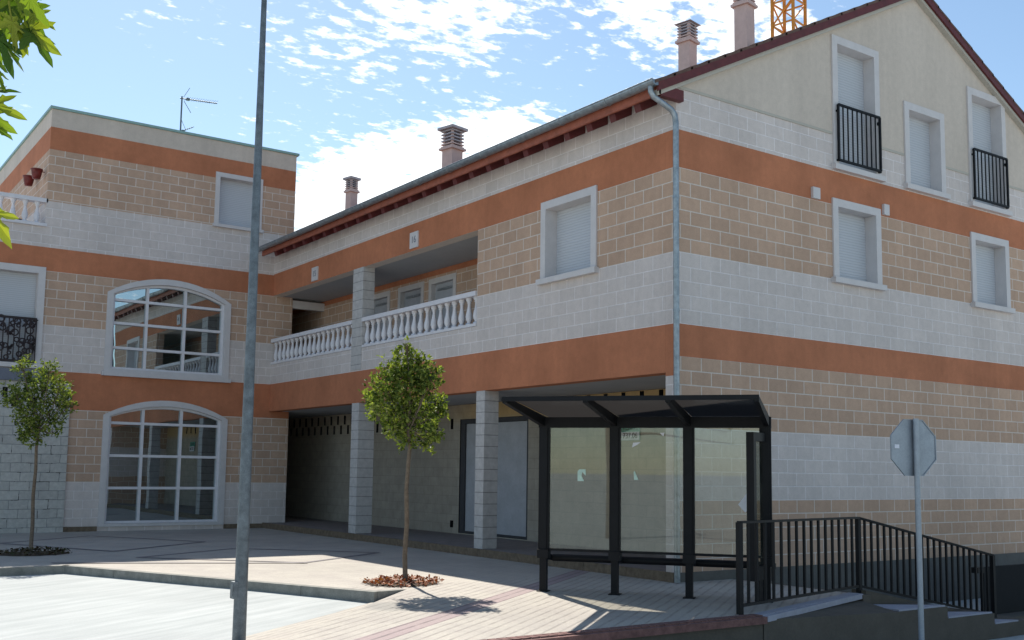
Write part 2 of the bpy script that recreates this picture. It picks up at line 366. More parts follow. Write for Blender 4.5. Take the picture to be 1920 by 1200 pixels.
def paving():
    t = NT('plaza_paving'); x, y, z = t.xyz()
    a = R(36); vv = t.math('ADD', t.math('MULTIPLY', x, -math.sin(a)), t.math('MULTIPLY', y, math.cos(a)))
    uu = t.math('ADD', t.math('MULTIPLY', x, math.cos(a)), t.math('MULTIPLY', y, math.sin(a)))
    wob = t.math('MULTIPLY', t.noise(.8, 2), .05); brk = t.mr(t.noise(5, 4, .7), .35, .6, .25, 1)
    w = t.math('ABSOLUTE', t.math('SUBTRACT', t.math('FRACT', t.math('MULTIPLY', t.math('ADD', vv, wob), 1/.125)), .5))
    rib = t.mr(w, .30, .48, 0, 1)
    jw = t.math('ABSOLUTE', t.math('SUBTRACT', t.math('FRACT', t.math('MULTIPLY', uu, 1/.33)), .5)); jl = t.mr(jw, .485, .495, 0, .35)
    rib = t.math('MULTIPLY', rib, brk)
    near = t.math('LESS_THAN', t.math('ADD', y, t.math('MULTIPLY', x, .06)), 1.25)
    n = t.noise(2.2, 5, .65); nf = t.noise(40, 4, .7); nb = t.noise(.35, 3, .5)
    base = t.mix(t.mr(n, .35, .65, 0, 1), (.47, .43, .37), (.40, .36, .32))
    lines = t.math('MULTIPLY', t.math('MAXIMUM', rib, jl), t.mix(near, (.16,)*3, (.52,)*3))
    col = t.mix(lines, base, (.20, .17, .15))
    band = t.math('MULTIPLY', t.math('GREATER_THAN', vv, 1.47), t.math('LESS_THAN', vv, 1.75))
    band2 = 0.0
    col = t.mix(t.math('MULTIPLY', band, .75), col, t.mix(rib, (.34, .245, .25), (.15, .11, .12)))
    # grey drain stain in the foreground
    dx = t.math('SUBTRACT', x, -4.55); dy = t.math('SUBTRACT', y, -.35)
    rr = t.math('SQRT', t.math('ADD', t.math('MULTIPLY', dx, dx), t.math('MULTIPLY', t.math('MULTIPLY', dy, dy), 1.0)))
    st = t.mr(t.math('ADD', rr, t.math('MULTIPLY', n, .3)), .42, .60, .6, 0); col = t.mix(t.math('MAXIMUM', st, 0), col, (.26, .25, .23))
    col = t.mix(1, col, t.mr(nf, .25, .75, .84, 1.14), 'MULTIPLY'); col = t.mix(1, col, t.mr(nb, .3, .7, .9, 1.07), 'MULTIPLY')
    p = t.bump(t.math('SUBTRACT', t.math('MULTIPLY', nf, .4), t.math('MULTIPLY', rib, near)), .6, .012)
    return t.fin(col, .85, 0, .3)
M['paving'] = paving()
def road():
    t = NT('pale_concrete_road'); x, y, z = t.xyz(); a = R(33)
    vv = t.math('ADD', t.math('MULTIPLY', x, -math.sin(a)), t.math('MULTIPLY', y, math.cos(a))); uu = t.math('ADD', t.math('MULTIPLY', x, math.cos(a)), t.math('MULTIPLY', y, math.sin(a)))
    st = t.noise(1, 5, .65, t.comb(t.math('MULTIPLY', uu, .5), t.math('MULTIPLY', vv, 7), 0)); n = t.noise(.7, 5, .6); nf = t.noise(50, 4, .7)
    col = t.mix(t.mr(st, .3, .7, 0, 1), (.34, .36, .355), (.46, .475, .465)); col = t.mix(1, col, t.mr(n, .3, .7, .92, 1.06), 'MULTIPLY'); col = t.mix(1, col, t.mr(nf, .3, .7, .92, 1.07), 'MULTIPLY')
    t.bump(t.math('ADD', st, t.math('MULTIPLY', nf, .3)), .3, .01); return t.fin(col, .85, 0, .3)
M['road'] = road()

# ------------------------------------------------------------------ ground
def ss(t): t = max(0, min(1, t)); return t * t * (3 - 2 * t)
def zr(x, y): return -.24 - .51 * ss((x + 5) / 7.0) if y < 60 else -.24 - .51 * ss((x + 5) / 7.0)
gx = [-900, -300, -100, -40, -20, -14, -10, -8, -6.5, -5.5] + [-5 + .5 * i for i in range(17)] + [5, 8, 14, 30, 80, 300, 900]
gy = [-900, -300, -100, -50, -25, -15, -10, -6, -3, 0, 4, 8, 12, 20, 40, 100, 300, 900]
mb = MB(); vs = [(x, y, zr(x, y)) for y in gy for x in gx]; nx_ = len(gx)
mb.add(vs, [(j*nx_+i, j*nx_+i+1, (j+1)*nx_+i+1, (j+1)*nx_+i) for j in range(len(gy)-1) for i in range(nx_-1)], 0, True)
tag(mb.build('road', M['road']), 'pale streaked concrete road in front of the plaza', kind='structure')

ZP = -.13
plaza = [(-40, 6.2), (-6.45, 6.18), (-4.02, .96), (-3.62, 1.03), (-7.5, -2.9), (-1.6, -2.93), (1.08, -2.12), (1.05, .1), (.1, .1), (.1, 15.0), (-40, 15.0)]
def inset_line(a, b, w): pass
mb = MB()
vs = [Vector((a, b, 0)) for a, b in plaza]; tr = tessellate_polygon([vs])
def up(t_):
    a, b, c = (vs[i] for i in t_); return tuple(t_) if (b.x-a.x)*(c.y-a.y)-(b.y-a.y)*(c.x-a.x) > 0 else tuple(t_)[::-1]
mb.add([(v.x, v.y, ZP) for v in vs], [up(t_) for t_ in tr])
mb.add([(-4.04, 1.0, -.245), (-3.62, 1.03, ZP), (-7.5, -2.9, ZP), (-9.1, -2.9, -.236)], [(0, 3, 2, 1)])
mb.add([(-4.04, 1.0, -.245), (-3.62, 1.03, ZP), (-4.02, .96, ZP)], [(0, 1, 2)])
# dark inlay diamonds laid in the plaza
def strip(p, q, w=.10, z=ZP + .004):
    p, q = Vector((*p, 0)), Vector((*q, 0)); d = (q - p).normalized(); s = Vector((-d.y, d.x, 0)) * w / 2
    mb.add([(*(a.xy), z) for a in (p - s, q - s, q + s, p + s)], [(0, 1, 2, 3)], 1)
D = [(-6.55, 11.3), (-4.5, 12.9), (-3.0, 10.2), (-5.2, 8.5)]
for i in range(4): strip(D[i], D[(i+1) % 4], z=ZP + .004 + .001 * i)
D2 = [(-5.2, 7.05), (-3.1, 8.3), (-1.2, 6.3), (-3.2, 5.0)]
for i in range(4): strip(D2[i], D2[(i+1) % 4], z=ZP + .004 + .001 * i)
strip((-6.6, 6.6), (-3.2, 4.9), z=ZP + .013)
# red tactile border along the platform edge
tag(mb.build('plaza_pavement', [M['paving'], M['jointdark']]), 'cream paved plaza with ribbed stripes and dark inlay lines', kind='structure')
mb = MB(); E_ = [(-9.2, -2.9), (-1.6, -2.93), (1.08, -2.12)]
for (a, b) in zip(E_[:-1], E_[1:]):
    a, b = Vector((*a, 0)), Vector((*b, 0)); d = (b - a).normalized(); n = Vector((-d.y, d.x, 0)); w = .13; L = (b - a).length; k = int(L / .1)
    for i in range(k):
        p = a + d * (i * L / k + .006); q = a + d * ((i + 1) * L / k - .006); zz = ZP + .006
        if p.x < -7.6: continue
        col = 0 if b.x < 0 else 1
        mb.box((0, 0, 0), ((q - p).length, w * .96, .012), col, Matrix.Translation((p.x, p.y, ZP)) @ Matrix.Rotation(math.atan2(d.y, d.x), 4, 'Z'))
    if b.x < 0: mb.bar(a + Vector((0, -.03, ZP - .035)), b + Vector((0, -.03, ZP - .035)), .06, .07, mi=0)
    else: mb.bar(a + Vector((.0, -.03, ZP - .025)), b + Vector((.0, -.03, ZP - .02)), .06, .06, mi=1)
tag(mb.build('pavement_edging', [M['redtile'], M['tread']]), 'red ribbed edging tiles along the raised pavement', kind='structure')
# retaining wall below the platform edge
mb = MB()
def wallseg(a, b, z0, z1, th=.2, m=mb):
    a, b = Vector((*a, 0)), Vector((*b, 0)); d = (b - a).normalized(); n = Vector((-d.y, d.x, 0)) * th
    P = [a, b, b + n, a + n]; m.add([(p.x, p.y, z0) for p in P] + [(p.x, p.y, z1) for p in P], [(0,3,2,1),(4,5,6,7),(0,1,5,4),(1,2,6,5),(2,3,7,6),(3,0,4,7)])
wallseg((-9.2, -2.9), (-1.6, -2.93), -1.2, ZP - .002); wallseg((-1.6, -2.93), (1.08, -2.12), -1.2, ZP - .002); wallseg((1.06, -2.2), (1.06, .0), -1.2, ZP - .004, -.15)
mb.add([(-1.6, -2.94, -.165), (.975, -2.76, -.275), (1.10, -2.09, -.20), (-1.6, -2.94, -1.2), (.975, -2.76, -1.2), (1.10, -2.09, -1.2)], [(0, 1, 2), (0, 3, 4, 1), (1, 4, 5, 2), (0, 2, 5, 3)])
tag(mb.build('retaining_wall', M['brownwall']), 'brown rendered retaining wall below the raised pavement', 'wall')
# kerb along the plaza edge
mb = MB(); ks = [(-20, 6.2), (-6.45, 6.18), (-4.02, .96)]
for a, b in zip(ks[:-1], ks[1:]):
    a, b = Vector((*a, 0)), Vector((*b, 0)); d = (b - a).normalized(); L = (b - a).length; k = max(1, int(L / 1.0)); n = Vector((d.y, -d.x, 0))
    for i in range(k):
        p = a + d * (i * L / k + .004); q = a + d * ((i + 1) * L / k - .004)
        m_ = Matrix.Translation((p.x, p.y, 0)) @ Matrix.Rotation(math.atan2(d.y, d.x), 4, 'Z')
        mb.box((0, -.13, -.4), ((q - p).length, -.002, ZP + .005), 0, m_)
mb.add([(-4.02-.06, .93, -.4), (-3.64, 1.0, -.4), (-3.64, 1.0, ZP), (-4.02-.06, .93, ZP + .004), (-4.0, 1.08, ZP), (-3.64, 1.08, ZP)], [(0, 1, 2, 3), (3, 2, 5, 4)])
tag(mb.build('kerb', M['granite']), 'weathered granite kerb along the plaza edge', kind='structure')

# ------------------------------------------------------------------ window builder
def window(parent, mp, u0, u1, v0, v1, fr=.13, depth=.19, railing=False, sill=True):
    """u0..v1 = outer stone surround; the wall hole is a little larger than the clear opening"""
    w = MB(); panel(w, mp, rect(u0 + fr + .002, u1 - fr - .002, v0 + fr*.7 + .002, v1 - fr - .002), (), depth, depth + .03)
    win = w.build('window', M['shutter'], parent)
    f = MB(); panel(f, mp, rect(u0, u1, v0 + fr*.7, v1), [rect(u0 + fr, u1 - fr, v0 + fr*.7 + .004, v1 - fr)], -.03, depth + .05)
    f.build('frame', M['stone'], win)
    if sill:
        s_ = MB(); panel(s_, mp, rect(u0 - .04, u1 + .04, v0, v0 + fr*.7 - .002), (), -.09, depth + .05); s_.build('sill', M['stone'], win)
    if railing:
        g = MB(); a, b = u0 + fr*.55, u1 - fr*.55; z0, z1 = v0 + .16, v0 + 1.08
        for zz in (z0, z1): g.bar(mp(a, zz, -.07), mp(b, zz, -.07), .035, .035)
        k = 9
        for i in range(k + 1):
            uu = a + (b - a) * i / k; th = .034 if i in (0, k) else .018; g.bar(mp(uu, z0, -.07), mp(uu, z1, -.07), th, th)
        for zz in (z0, z1 - .1): g.bar(mp(b, zz, -.07), mp(b, zz, -.03), .05, .05); g.bar(mp(a, zz, -.07), mp(a, zz, -.03), .03, .03)
        g.build('railing', M['black'], win)
    return win
def hole(u0, u1, v0, v1, fr=.13): return rect(u0 + fr - .03, u1 - fr + .03, v0 + .03, v1 - fr + .03)

# ================================================================== GABLED BUILDING
AB = tag(empty('residential_building', (0, 0, 0)), 'two storey gabled building with tan white and orange banded block walls', 'building')
# --- north gable wall (B)
W1 = [(3.47, 4.70, 6.24, 8.50, True), (5.39, 6.57, 6.24, 7.80, False), (7.34, 8.58, 6.24, 8.50, True), (3.42, 4.66, 4.39, 5.77, False), (7.31, 8.55, 4.39, 5.77, False)]
XE, SL, XR = -.46, .506, 5.80
def ztop(x): return 6.79 + SL * (x + .5) if x < XR else 6.79 + SL * (12.1 - x)
mb = MB()
panel(mb, mapB, [(0, -1.2), (11.4, -1.2), (11.4, ztop(11.4) - .2), (XR, ztop(XR) - .2), (0, ztop(0) - .2)], [hole(*w[:4]) for w in W1], 0, .22, 0, 1)
mb.build('north_wall', [M['wallB'], M['wallA']], AB)
mb = MB(); panel(mb, mapB, [(-.02, -1.2), (11.42, -1.2), (11.42, -.01), (-.02, .0)], (), -.02, .0 - .002); mb.build('plinth', M['plinth'], AB)
for a, b in ((.0, 3.45), (4.72, 5.37), (6.59, 7.32), (8.60, 11.4)):
    mb = MB(); panel(mb, mapB, rect(a, b, 6.82, 6.86), (), -.015, .01); mb.build('string_course', M['cream'], AB)
for (a, b, c, d, rl) in W1: window(AB, mapB, a, b, c, d, railing=rl)
# small vent boxes
for (a, z, s_) in ((3.0, 5.77, .085), (4.74 + .06, 5.78, .07)):
    m2 = MB(); panel(m2, mapB, rect(a - s_, a + s_, z - .09, z + .09), (), -.05, .0 - .001); m2.build('junction_box', M['stone'], AB)
# --- west wall (A)
mb = MB()
panel(mb, mapA, rect(.222, 14.8, 2.75, ztop(0) - .2), [rect(5.09, 9.54, 3.92, 5.67), rect(10.0, 14.495, 3.92, 5.67), hole(1.73, 3.16, 4.39, 5.77)], 0, .25)
# spandrel course joint where the upper column meets the parapet
mb.build('west_wall', M['wallA'], AB)
window(AB, mapA, 1.73, 3.16, 4.39, 5.77, depth=.21)
mb = MB(); panel(mb, mapA, rect(9.532, 10.008, 3.46, 5.672), (), -.012, .262); mb.build('column', M['column'], AB)
for (y0, y1, xd) in ((9.60, 9.93, .38), (4.79, 5.06, .30)):
    mb = MB(); mb.box((.004, y0, 0), (xd, y1, 2.748)); mb.build('column', M['column'], AB)
# slabs, ceilings, inner walls
mb = MB(); mb.box((.25, .22, 2.76), (2.0, 20, 2.95)); mb.box((.25, .22, 3.36), (1.43, 20, 3.5)); mb.box((.25, .22, 5.68), (1.43, 20, 5.9)); mb.build('ceiling', M['soffit'], AB)
mb = MB()
slots = []
y = 2.44
while y < 5.6:
    slots.append(rect(y - .055, y + .055, 2.50, 2.745)); y += .48
for k in range(24):
    yy = 9.50 + k * .40
    if yy < 19 : slots.append(rect(yy - .055, yy + .055, 2.49, 2.72)); slots.append(rect(yy + .15, yy + .26, 2.24, 2.47))
slots.append(rect(9.0, 9.11, 2.24, 2.47))
slots += [rect(8.93, 9.06, .12, .27)]
door = rect(6.22, 8.72, .02, 2.44)
panel(mb, mapA2(2.0), rect(.22, 20, -.1, 2.755), [door] + slots, 0, .2, 0, 1); mb.build('arcade_wall', [M['inner'], M['dark']], AB)  # slot and door reveals coloured near-black, shade painted into the openings
mb = MB(); mb.box((2.35, .3, -.1), (2.4, 20, 3)); mb.box((.54, 19.9, -.1), (2.2, 20, 6)); mb.build('inner_shade_backing', M['dark'], AB)  # near-black sheets stand in for shade behind the slots and at the corridor end
mb = MB(); panel(mb, mapA2(2.06), rect(6.30, 8.63, .06, 2.34), (), 0, .04); d_ = mb.build('door', M['sheet'], AB)
mb = MB(); panel(mb, mapA2(2.02), rect(6.225, 8.715, .025, 2.435), [rect(6.29, 8.55, .07, 2.35)], 0, .05); mb.build('frame', plain('door_frame_dark', (.05, .05, .055), .6, bump=0), d_)
mb = MB(); panel(mb, mapA2(1.43), rect(.22, 20, 3.5, 5.68), [rect(9.45, 10.53, 3.52, 5.46), rect(8.11, 9.15, 3.52, 5.46), rect(11.0, 12.0, 3.52, 5.46)], 0, .15); mb.build('gallery_wall', M['wallG'], AB)
for a, b in ((9.45, 10.53), (8.11, 9.15), (11.0, 12.0)):
    mb = MB(); panel(mb, mapA2(1.43), rect(a + .08, b - .08, 3.53, 5.38), (), .09, .12); d_ = mb.build('door', M['sheet'], AB)
    mb = MB(); panel(mb, mapA2(1.43), rect(a - .04, b + .04, 3.51, 5.50), [rect(a + .08, b - .08, 3.52, 5.38)], -.02, .1); mb.build('frame', M['stone'], d_)
    mb = MB(); mb.bar(mapA2(1.43)(a + .2, 5.25, .07), mapA2(1.43)(b - .2, 5.25, .07), .02, .05); mb.build('vent_grille', M['zinc'], d_)
mb = MB(); mb.box((.53, 14.52, 5.42), (1.425, 14.66, 5.62)); mb.build('lintel', M['stone'], AB)
mb = MB(); panel(mb, mapA, rect(.22, 14.6, 3.925, 3.985), (), -.015, .24)
o_ = MB()
for a, b in ((5.10, 9.53), (10.01, 14.49)): panel(o_, mapA, rect(a, b, 3.925, 3.975), (), -.01, .2)
par = o_.build('balustrade_base', M['white'], AB)
o_ = MB()
for a, b in ((5.10, 9.53), (10.01, 14.47)): panel(o_, mapA, rect(a, b, 4.475, 4.56), (), -.03, .19)
o_.build('balustrade_rail', M['white'], AB)
prof = [(a * 1.14, b) for a, b in [(.055, 0), (.055, .035), (.035, .04), (.03, .06), (.05, .10), (.058, .15), (.052, .21), (.036, .28), (.027, .35), (.027, .40), (.042, .415), (.03, .43), (.05, .45), (.055, .47), (.055, .50)]]
bm_ = MB(); bm_.lathe(prof, 12); b0 = bm_.build('baluster', M['white'], AB, loc=(.085, 5.25, 3.975)); first = True
for (a, b, k) in ((5.22, 9.45, 18), (10.12, 14.36, 18)):
    for i in range(k):
        yy = a + (b - a) * i / (k - 1)
        if first: b0.location = (.085, yy, 3.975); first = False
        else:
            c = b0.copy(); c.location = (.085, yy, 3.975); link(c, AB)
# walkway
mb = MB(); mb.box((-.03, .0, -.3), (2.4, 20, -.004)); wk = mb.build('walkway_floor', M['walkfloor'], AB)
mb = MB()
for i in range(15): mb.box((-.07, .003 + i * .966, -.3), (-.032, (i + 1) * .966 - .004, .002))
mb.build('step_edge', M['walkstone'], AB)
# number plates
def text(parent, s_, size, mat, M4, name='lettering', ext=.003):
    cu = bpy.data.curves.new(name, 'FONT'); cu.body = s_; cu.size = size; cu.align_x = 'CENTER'; cu.align_y = 'CENTER'; cu.extrude = ext
    o = bpy.data.objects.new(name, cu); scene.collection.objects.link(o); dg = bpy.context.evaluated_depsgraph_get(); dg.update()
    me = bpy.data.meshes.new_from_object(o.evaluated_get(dg)); scene.collection.objects.unlink(o); bpy.data.objects.remove(o)
    me.materials.clear(); me.materials.append(mat); me.transform(M4)
    return link(bpy.data.objects.new(name, me), parent)
MA = Matrix(((0, 0, -1, 0), (-1, 0, 0, 0), (0, 1, 0, 0), (0, 0, 0, 1)))   # text x -> -y, text y -> z, facing -x
M['ink'] = plain('grey_ink', (.22, .23, .26), .7, bump=0)
for (yc, zc_, s_) in ((7.37, 5.88, '16'), (12.0, 5.87, '15')):
    mb = MB(); panel(mb, mapA, rect(yc - .16, yc + .16, zc_ - .16, zc_ + .16), (), -.03, -.002); pl = mb.build('number_plate', M['stone'], AB)
    text(pl, s_, .19, M['ink'], Matrix.Translation((-.033, yc, zc_)) @ MA, 'number')
# roof
mb = MB(); y0, y1 = -.3, 21
n = 60
def roofslab(m, xa, xb, thick, off, ya, yb, mi=0):
    p = [(xa, ztop(xa) + off), (xb, ztop(xb) + off)]
    vs = [(x, yy, z - t_) for yy in (ya, yb) for t_ in (0, thick) for x, z in p]
    m.add(vs, [(0, 1, 5, 4), (2, 6, 7, 3), (0, 2, 3, 1), (4, 5, 7, 6), (0, 4, 6, 2), (1, 3, 7, 5)], mi)
roofslab(mb, -.378, XR, .09, -.055, -.10, 14.3); roofslab(mb, .5, XR, .09, -.055, 14.3, y1); roofslab(mb, XR, 12.06, .09, -.055, -.10, y1)
roof = mb.build('roof', M['soffit'], AB)
# roof tiles: overlapping courses, seen along the verge as small steps
mb = MB()
for side in (0, 1):
    for i in range(19):
        a = -.52 + i * .34; b = min(a + .38, XR)
        if a > XR - .05: continue
        f = (lambda x: 11.6 - x) if side else (lambda x: x)
        za = 6.79 + SL * (a + .5); zb = 6.79 + SL * (b + .5)
        ye = 14.25 if (not side and a < .3) else y1
        vs = [(f(a), -.145, za + .006), (f(b), -.145, zb - .012), (f(a), -.145, za - .045), (f(b), -.145, zb - .052), (f(a), ye, za + .006), (f(b), ye, zb - .012), (f(a), ye, za - .045), (f(b), ye, zb - .052)]
        mb.add(vs, [(0, 4, 5, 1), (2, 3, 7, 6), (0, 1, 3, 2), (4, 6, 7, 5), (0, 2, 6, 4), (1, 5, 7, 3)])
mb.build('tile_courses', M['tile'], roof)
mb = MB()
for (xa, xb) in ((XE, XR), (12.06, XR)):
    p = [(xa, ztop(xa)), (xb, ztop(xb))]
    vs = [(x, yy, z - t_) for yy in (-.14, -.102) for t_ in (.045, .175) for x, z in p]
    mb.add(vs, [(0, 1, 3, 2), (4, 6, 7, 5), (0, 4, 5, 1), (2, 3, 7, 6), (0, 2, 6, 4), (1, 5, 7, 3)])
mb.build('verge_board', M['maroon'], roof)
mb = MB()
for (xa, xb) in ((XE + .03, XR), (12.03, XR)):
    p = [(xa, ztop(xa)), (xb, ztop(xb))]
    vs = [(x, yy, z - t_) for yy in (-.10, -.001) for t_ in (.15, .235) for x, z in p]
    mb.add(vs, [(0, 1, 3, 2), (4, 6, 7, 5), (0, 4, 5, 1), (2, 3, 7, 6), (0, 2, 6, 4), (1, 5, 7, 3)])
mb.build('verge_soffit', M['cream'], roof)
mb = MB(); mb.box((-.37, -.098, 6.60), (.06, -.004, 6.76)); mb.build('wall_plate', M['maroon'], roof)
for i in range(26):
    yy = .45 + i * .55
    if yy > 14.2: break
    mb = MB(); xa, xb = -.372, -.002; za, zb = ztop(xa) - .15, ztop(xb) - .15; h = .185
    vs = [(xa, yy - .065, za), (xb, yy - .065, zb), (xa + .07, yy - .065, za - h), (xb, yy - .065, zb - h * 1.15), (xa, yy + .065, za), (xb, yy + .065, zb), (xa + .07, yy + .065, za - h), (xb, yy + .065, zb - h * 1.15)]
    mb.add(vs, [(0, 2, 3, 1), (4, 5, 7, 6), (0, 1, 5, 4), (2, 6, 7, 3), (0, 4, 6, 2), (1, 3, 7, 5)]); mb.build('rafter', M['maroon'], roof)
mb = MB(); mb.box((-.418, -.10, 6.61), (-.380, 14.3, 6.775)); mb.build('fascia', M['fascia'], roof)
mb = MB(); vs = [(x, yy, ztop(x) - .147 - t_) for yy in (.0, 14.3) for t_ in (0, .002) for x in (-.373, -.002)]
mb.add(vs, [(0, 1, 5, 4), (2, 6, 7, 3), (0, 2, 3, 1), (4, 5, 7, 6)]); mb.build('eave_boarding', M['maroon'], roof)
# gutter
mb = MB(); rg = .080; gxc, gz = -.50, 6.785
pr_ = [(math.cos(a) * rg, math.sin(a) * rg) for a in [math.pi + math.pi * k / 8 for k in range(9)]]
pr2_ = [(a * .93, b * .93) for a, b in pr_][::-1]; ring = pr_ + pr2_; nn = len(ring)
vs = [(gxc + a, yy, gz + b) for yy in (-.13, 14.35) for a, b in ring]
mb.add(vs, [(i, (i+1) % nn, nn + (i+1) % nn, nn + i) for i in range(nn)] + [tuple(range(nn))[::-1], tuple(range(nn, 2*nn))], 0, False)
mb.tube([(gxc - rg, -.13, gz), (gxc - rg, 14.35, gz)], .011, 6)
for yy in [.9 + k * 1.1 for k in range(13)]:
    pts = [(gxc + a * 1.06, yy, gz + b * 1.06) for a, b in pr_]; mb.tube(pts, .009, 5)
gd = [(gxc, -.13, gz)] + [(gxc + a, -.135, gz + b) for a, b in pr_]; mb.add(gd, [(0, i, i+1) for i in range(1, len(gd)-1)])
mb.build('gutter', M['zinc'], roof)
mb = MB(); mb.tube([(-.50, -.02, 6.72), (-.50, -.02, 6.65), (-.46, -.025, 6.585), (-.15, -.06, 6.45), (-.09, -.068, 6.38), (-.07, -.07, 6.27), (-.07, -.07, 0.1), (-.07, -.07, -.12)], .042, 14)
for zz in (5.2, 3.6, 1.9, .6): mb.tube([(-.07, -.07, zz - .02), (-.07, -.07, zz + .02)], .048, 12)
mb.build('downpipe', M['zinc'], AB)
# chimneys
def chimney(x, y, w, z1, cap='pyramid', seed=0):
    mb = MB(); zb = ztop(x) - .3; rot = Matrix.Translation((x, y, 0)) @ Matrix.Rotation(R(12), 4, 'Z'); h = w / 2; lz = z1 - w * 1.15
    mb.box((-h, -h, zb), (h, h, lz), 0, rot); mb.box((-h*1.35, -h*1.35, lz - .10), (h*1.35, h*1.35, lz - .045), 0, rot); mb.box((-h*1.15, -h*1.15, lz - .045), (h*1.15, h*1.15, lz), 0, rot)
    ch = mb.build('chimney', M['chimney'], roof)
    mb = MB(); k = 5; hh = (z1 - lz)
    for i in range(k):
        z = lz + hh * (i + .45) / k; mb.box((-h*1.12, -h*1.12, z), (h*1.12, h*1.12, z + hh / k * .38), 0 if i == 0 else 1, rot)
    for a in (-1, 1):
        for b in (-1, 1): mb.box((a*h*.75 - .03, b*h*.75 - .03, lz), (a*h*.75 + .03, b*h*.75 + .03, z1), 0, rot)
    mb.box((-h*.5, -h*.5, lz), (h*.5, h*.5, z1), 2, rot)
    if cap == 'pyramid':
        e = h * 1.5; vs = [rot @ Vector(p) for p in ((-e, -e, z1), (e, -e, z1), (e, e, z1), (-e, e, z1), (0, 0, z1 + w * .38))]
        mb.add(vs, [(3, 2, 1, 0), (0, 1, 4), (1, 2, 4), (2, 3, 4), (3, 0, 4)], 1)
    else: mb.box((-h*1.5, -h*1.5, z1), (h*1.5, h*1.5, z1 + .07), 1, rot)
    mb.build('louvre_cap', [M['chimney'], M['chimcap'], M['dark']], ch)
def ray_at_x(px, py, x):
    d = pdir(px, py); t = (x - CAM.x) / d.x; return CAM + d * t
for (px, py, x, wpx, cap) in ((1289, 47, 5.5, 31, 'pyramid'), (1395, -24, 5.5, 34, 'pyramid'), (849, 246, 4.6, 34, 'flat'), (660, 338, 4.6, 20, 'flat')):
    q = ray_at_x(px, py, x); dep = (q - CAM).dot(f_); chimney(q.x, q.y, wpx / 1985 * dep * .80, q.z, cap)

# ================================================================== FLAT-ROOFED CORNER BUILDING (C)
CB = tag(empty('corner_building', (-3, YC, 0)), 'flat roofed banded block building with two large arched windows', 'building')
def C_build(m, name, mats, parent=None):
    o = m.build(name, mats, parent if parent is not None else CB)
    if parent is None: o.location = (3, -YC, 0)
    return o
def arch(u0, u1, v0, vs, va, n=16):
    """closed loop: flat bottom, sides to spring height vs, segmental arch to va"""
    c = (u0 + u1) / 2; hw = (u1 - u0) / 2; s_ = va - vs; rad = (hw*hw + s_*s_) / (2*s_); zc0 = va - rad; a0 = math.asin(hw / rad)
    return [(u0, v0), (u1, v0)] + [(c + rad * math.sin(a0 - 2*a0*k/n), zc0 + rad * math.cos(a0 - 2*a0*k/n)) for k in range(n + 1)]
AR = [(-4.03, -1.09, 3.50, 5.34, 5.78), (-3.98, -1.06, -.03, 2.50, 2.89)]
mb = MB()
outer = [(-11.5, -.5), (.53, -.5), (.53, 7.3), (.50, 7.3), (.50, 9.40), (-5.45, 9.40), (-5.45, 6.66), (-11.5, 6.66)]
holes = [arch(a + .10, b - .10, c + .05, d - .02, e - .10) for a, b, c, d, e in AR] + [hole(-1.61, -.39, 7.23, 8.61), hole(-6.95, -5.38, 3.46, 5.74)]
panel(mb, mapC, outer, holes, 0, .30); C_build(mb, 'north_wall', M['wallC'])
for i, (a, b, c, d, e) in enumerate(AR):
    gi = .17
    mb = MB(); panel(mb, mapC, arch(a + gi, b - gi, c + .09, d - .03, e - gi), (), .13, .15); wi = C_build(mb, 'arched_window', M['glass'])
    def cp(m, name, mat):
        o = m.build(name, mat, wi); return o
    mb = MB(); panel(mb, mapC, arch(a, b, c, d, e), [arch(a + .14, b - .14, c + .07, d - .025, e - .14)], -.035, .2); cp(mb, 'frame', M['stone'])
    mb = MB(); panel(mb, mapC, arch(a + .141, b - .141, c + .072, d - .026, e - .141), [arch(a + .20, b - .20, c + .12, d - .035, e - .20)], .06, .128)
    W_ = b - a; rows = (5.19, 4.645, 4.07) if i == 0 else (2.33, 1.58, .84); c0 = (a + b) / 2; hw = W_/2 - .19
    hh_ = (W_/2 - .2); sg = (e - .2) - (d - .035); rad = (hh_*hh_ + sg*sg) / (2*sg); zc0 = e - .2 - rad
    for uu in ((-3.09, -2.19) if i == 0 else (-3.06, -2.16)):
        zt = zc0 + math.sqrt(rad*rad - (uu - c0)**2); panel(mb, mapC, rect(uu - .03, uu + .03, c + .1, zt + .01), (), .062, .126)
    for zz in rows: panel(mb, mapC, rect(c0 - hw, c0 + hw, zz - .03, zz + .03), (), .058, .124)
    cp(mb, 'glazing_bars', M['white'])
    if i == 0: mb = MB(); panel(mb, mapC, rect(a - .05, b + .05, c - .10, c - .002), (), -.09, .0 - .001); cp(mb, 'sill', M['stone'])
w = window(CB, mapC, -1.61, -.39, 7.23, 8.61, fr=.11); w.location = (3, -YC, 0)
w = window(CB, mapC, -6.95, -5.38, 3.46, 5.74, fr=.15); w.location = (3, -YC, 0)
gr = MB(); a, b, z0, z1 = -6.85, -5.52, 3.60, 4.55
rnd = random.Random(5)
for zz in (z0, z1): gr.bar(mapC(a, zz, -.07), mapC(b, zz, -.07), .05, .05)
for i in range(13): uu = a + (b - a) * i / 12; gr.bar(mapC(uu, z0, -.07), mapC(uu, z1, -.07), .022, .022)
for i in range(52):
    uu = rnd.uniform(a + .06, b - .06); zz = rnd.uniform(z0 + .06, z1 - .04); r0 = rnd.uniform(.035, .08)
    pts = [mapC(uu + r0 * math.cos(t_), zz + r0 * math.sin(t_), -.07) for t_ in [2*math.pi*k/12 for k in range(13)]]
    gr.tube(pts, .016, 5)
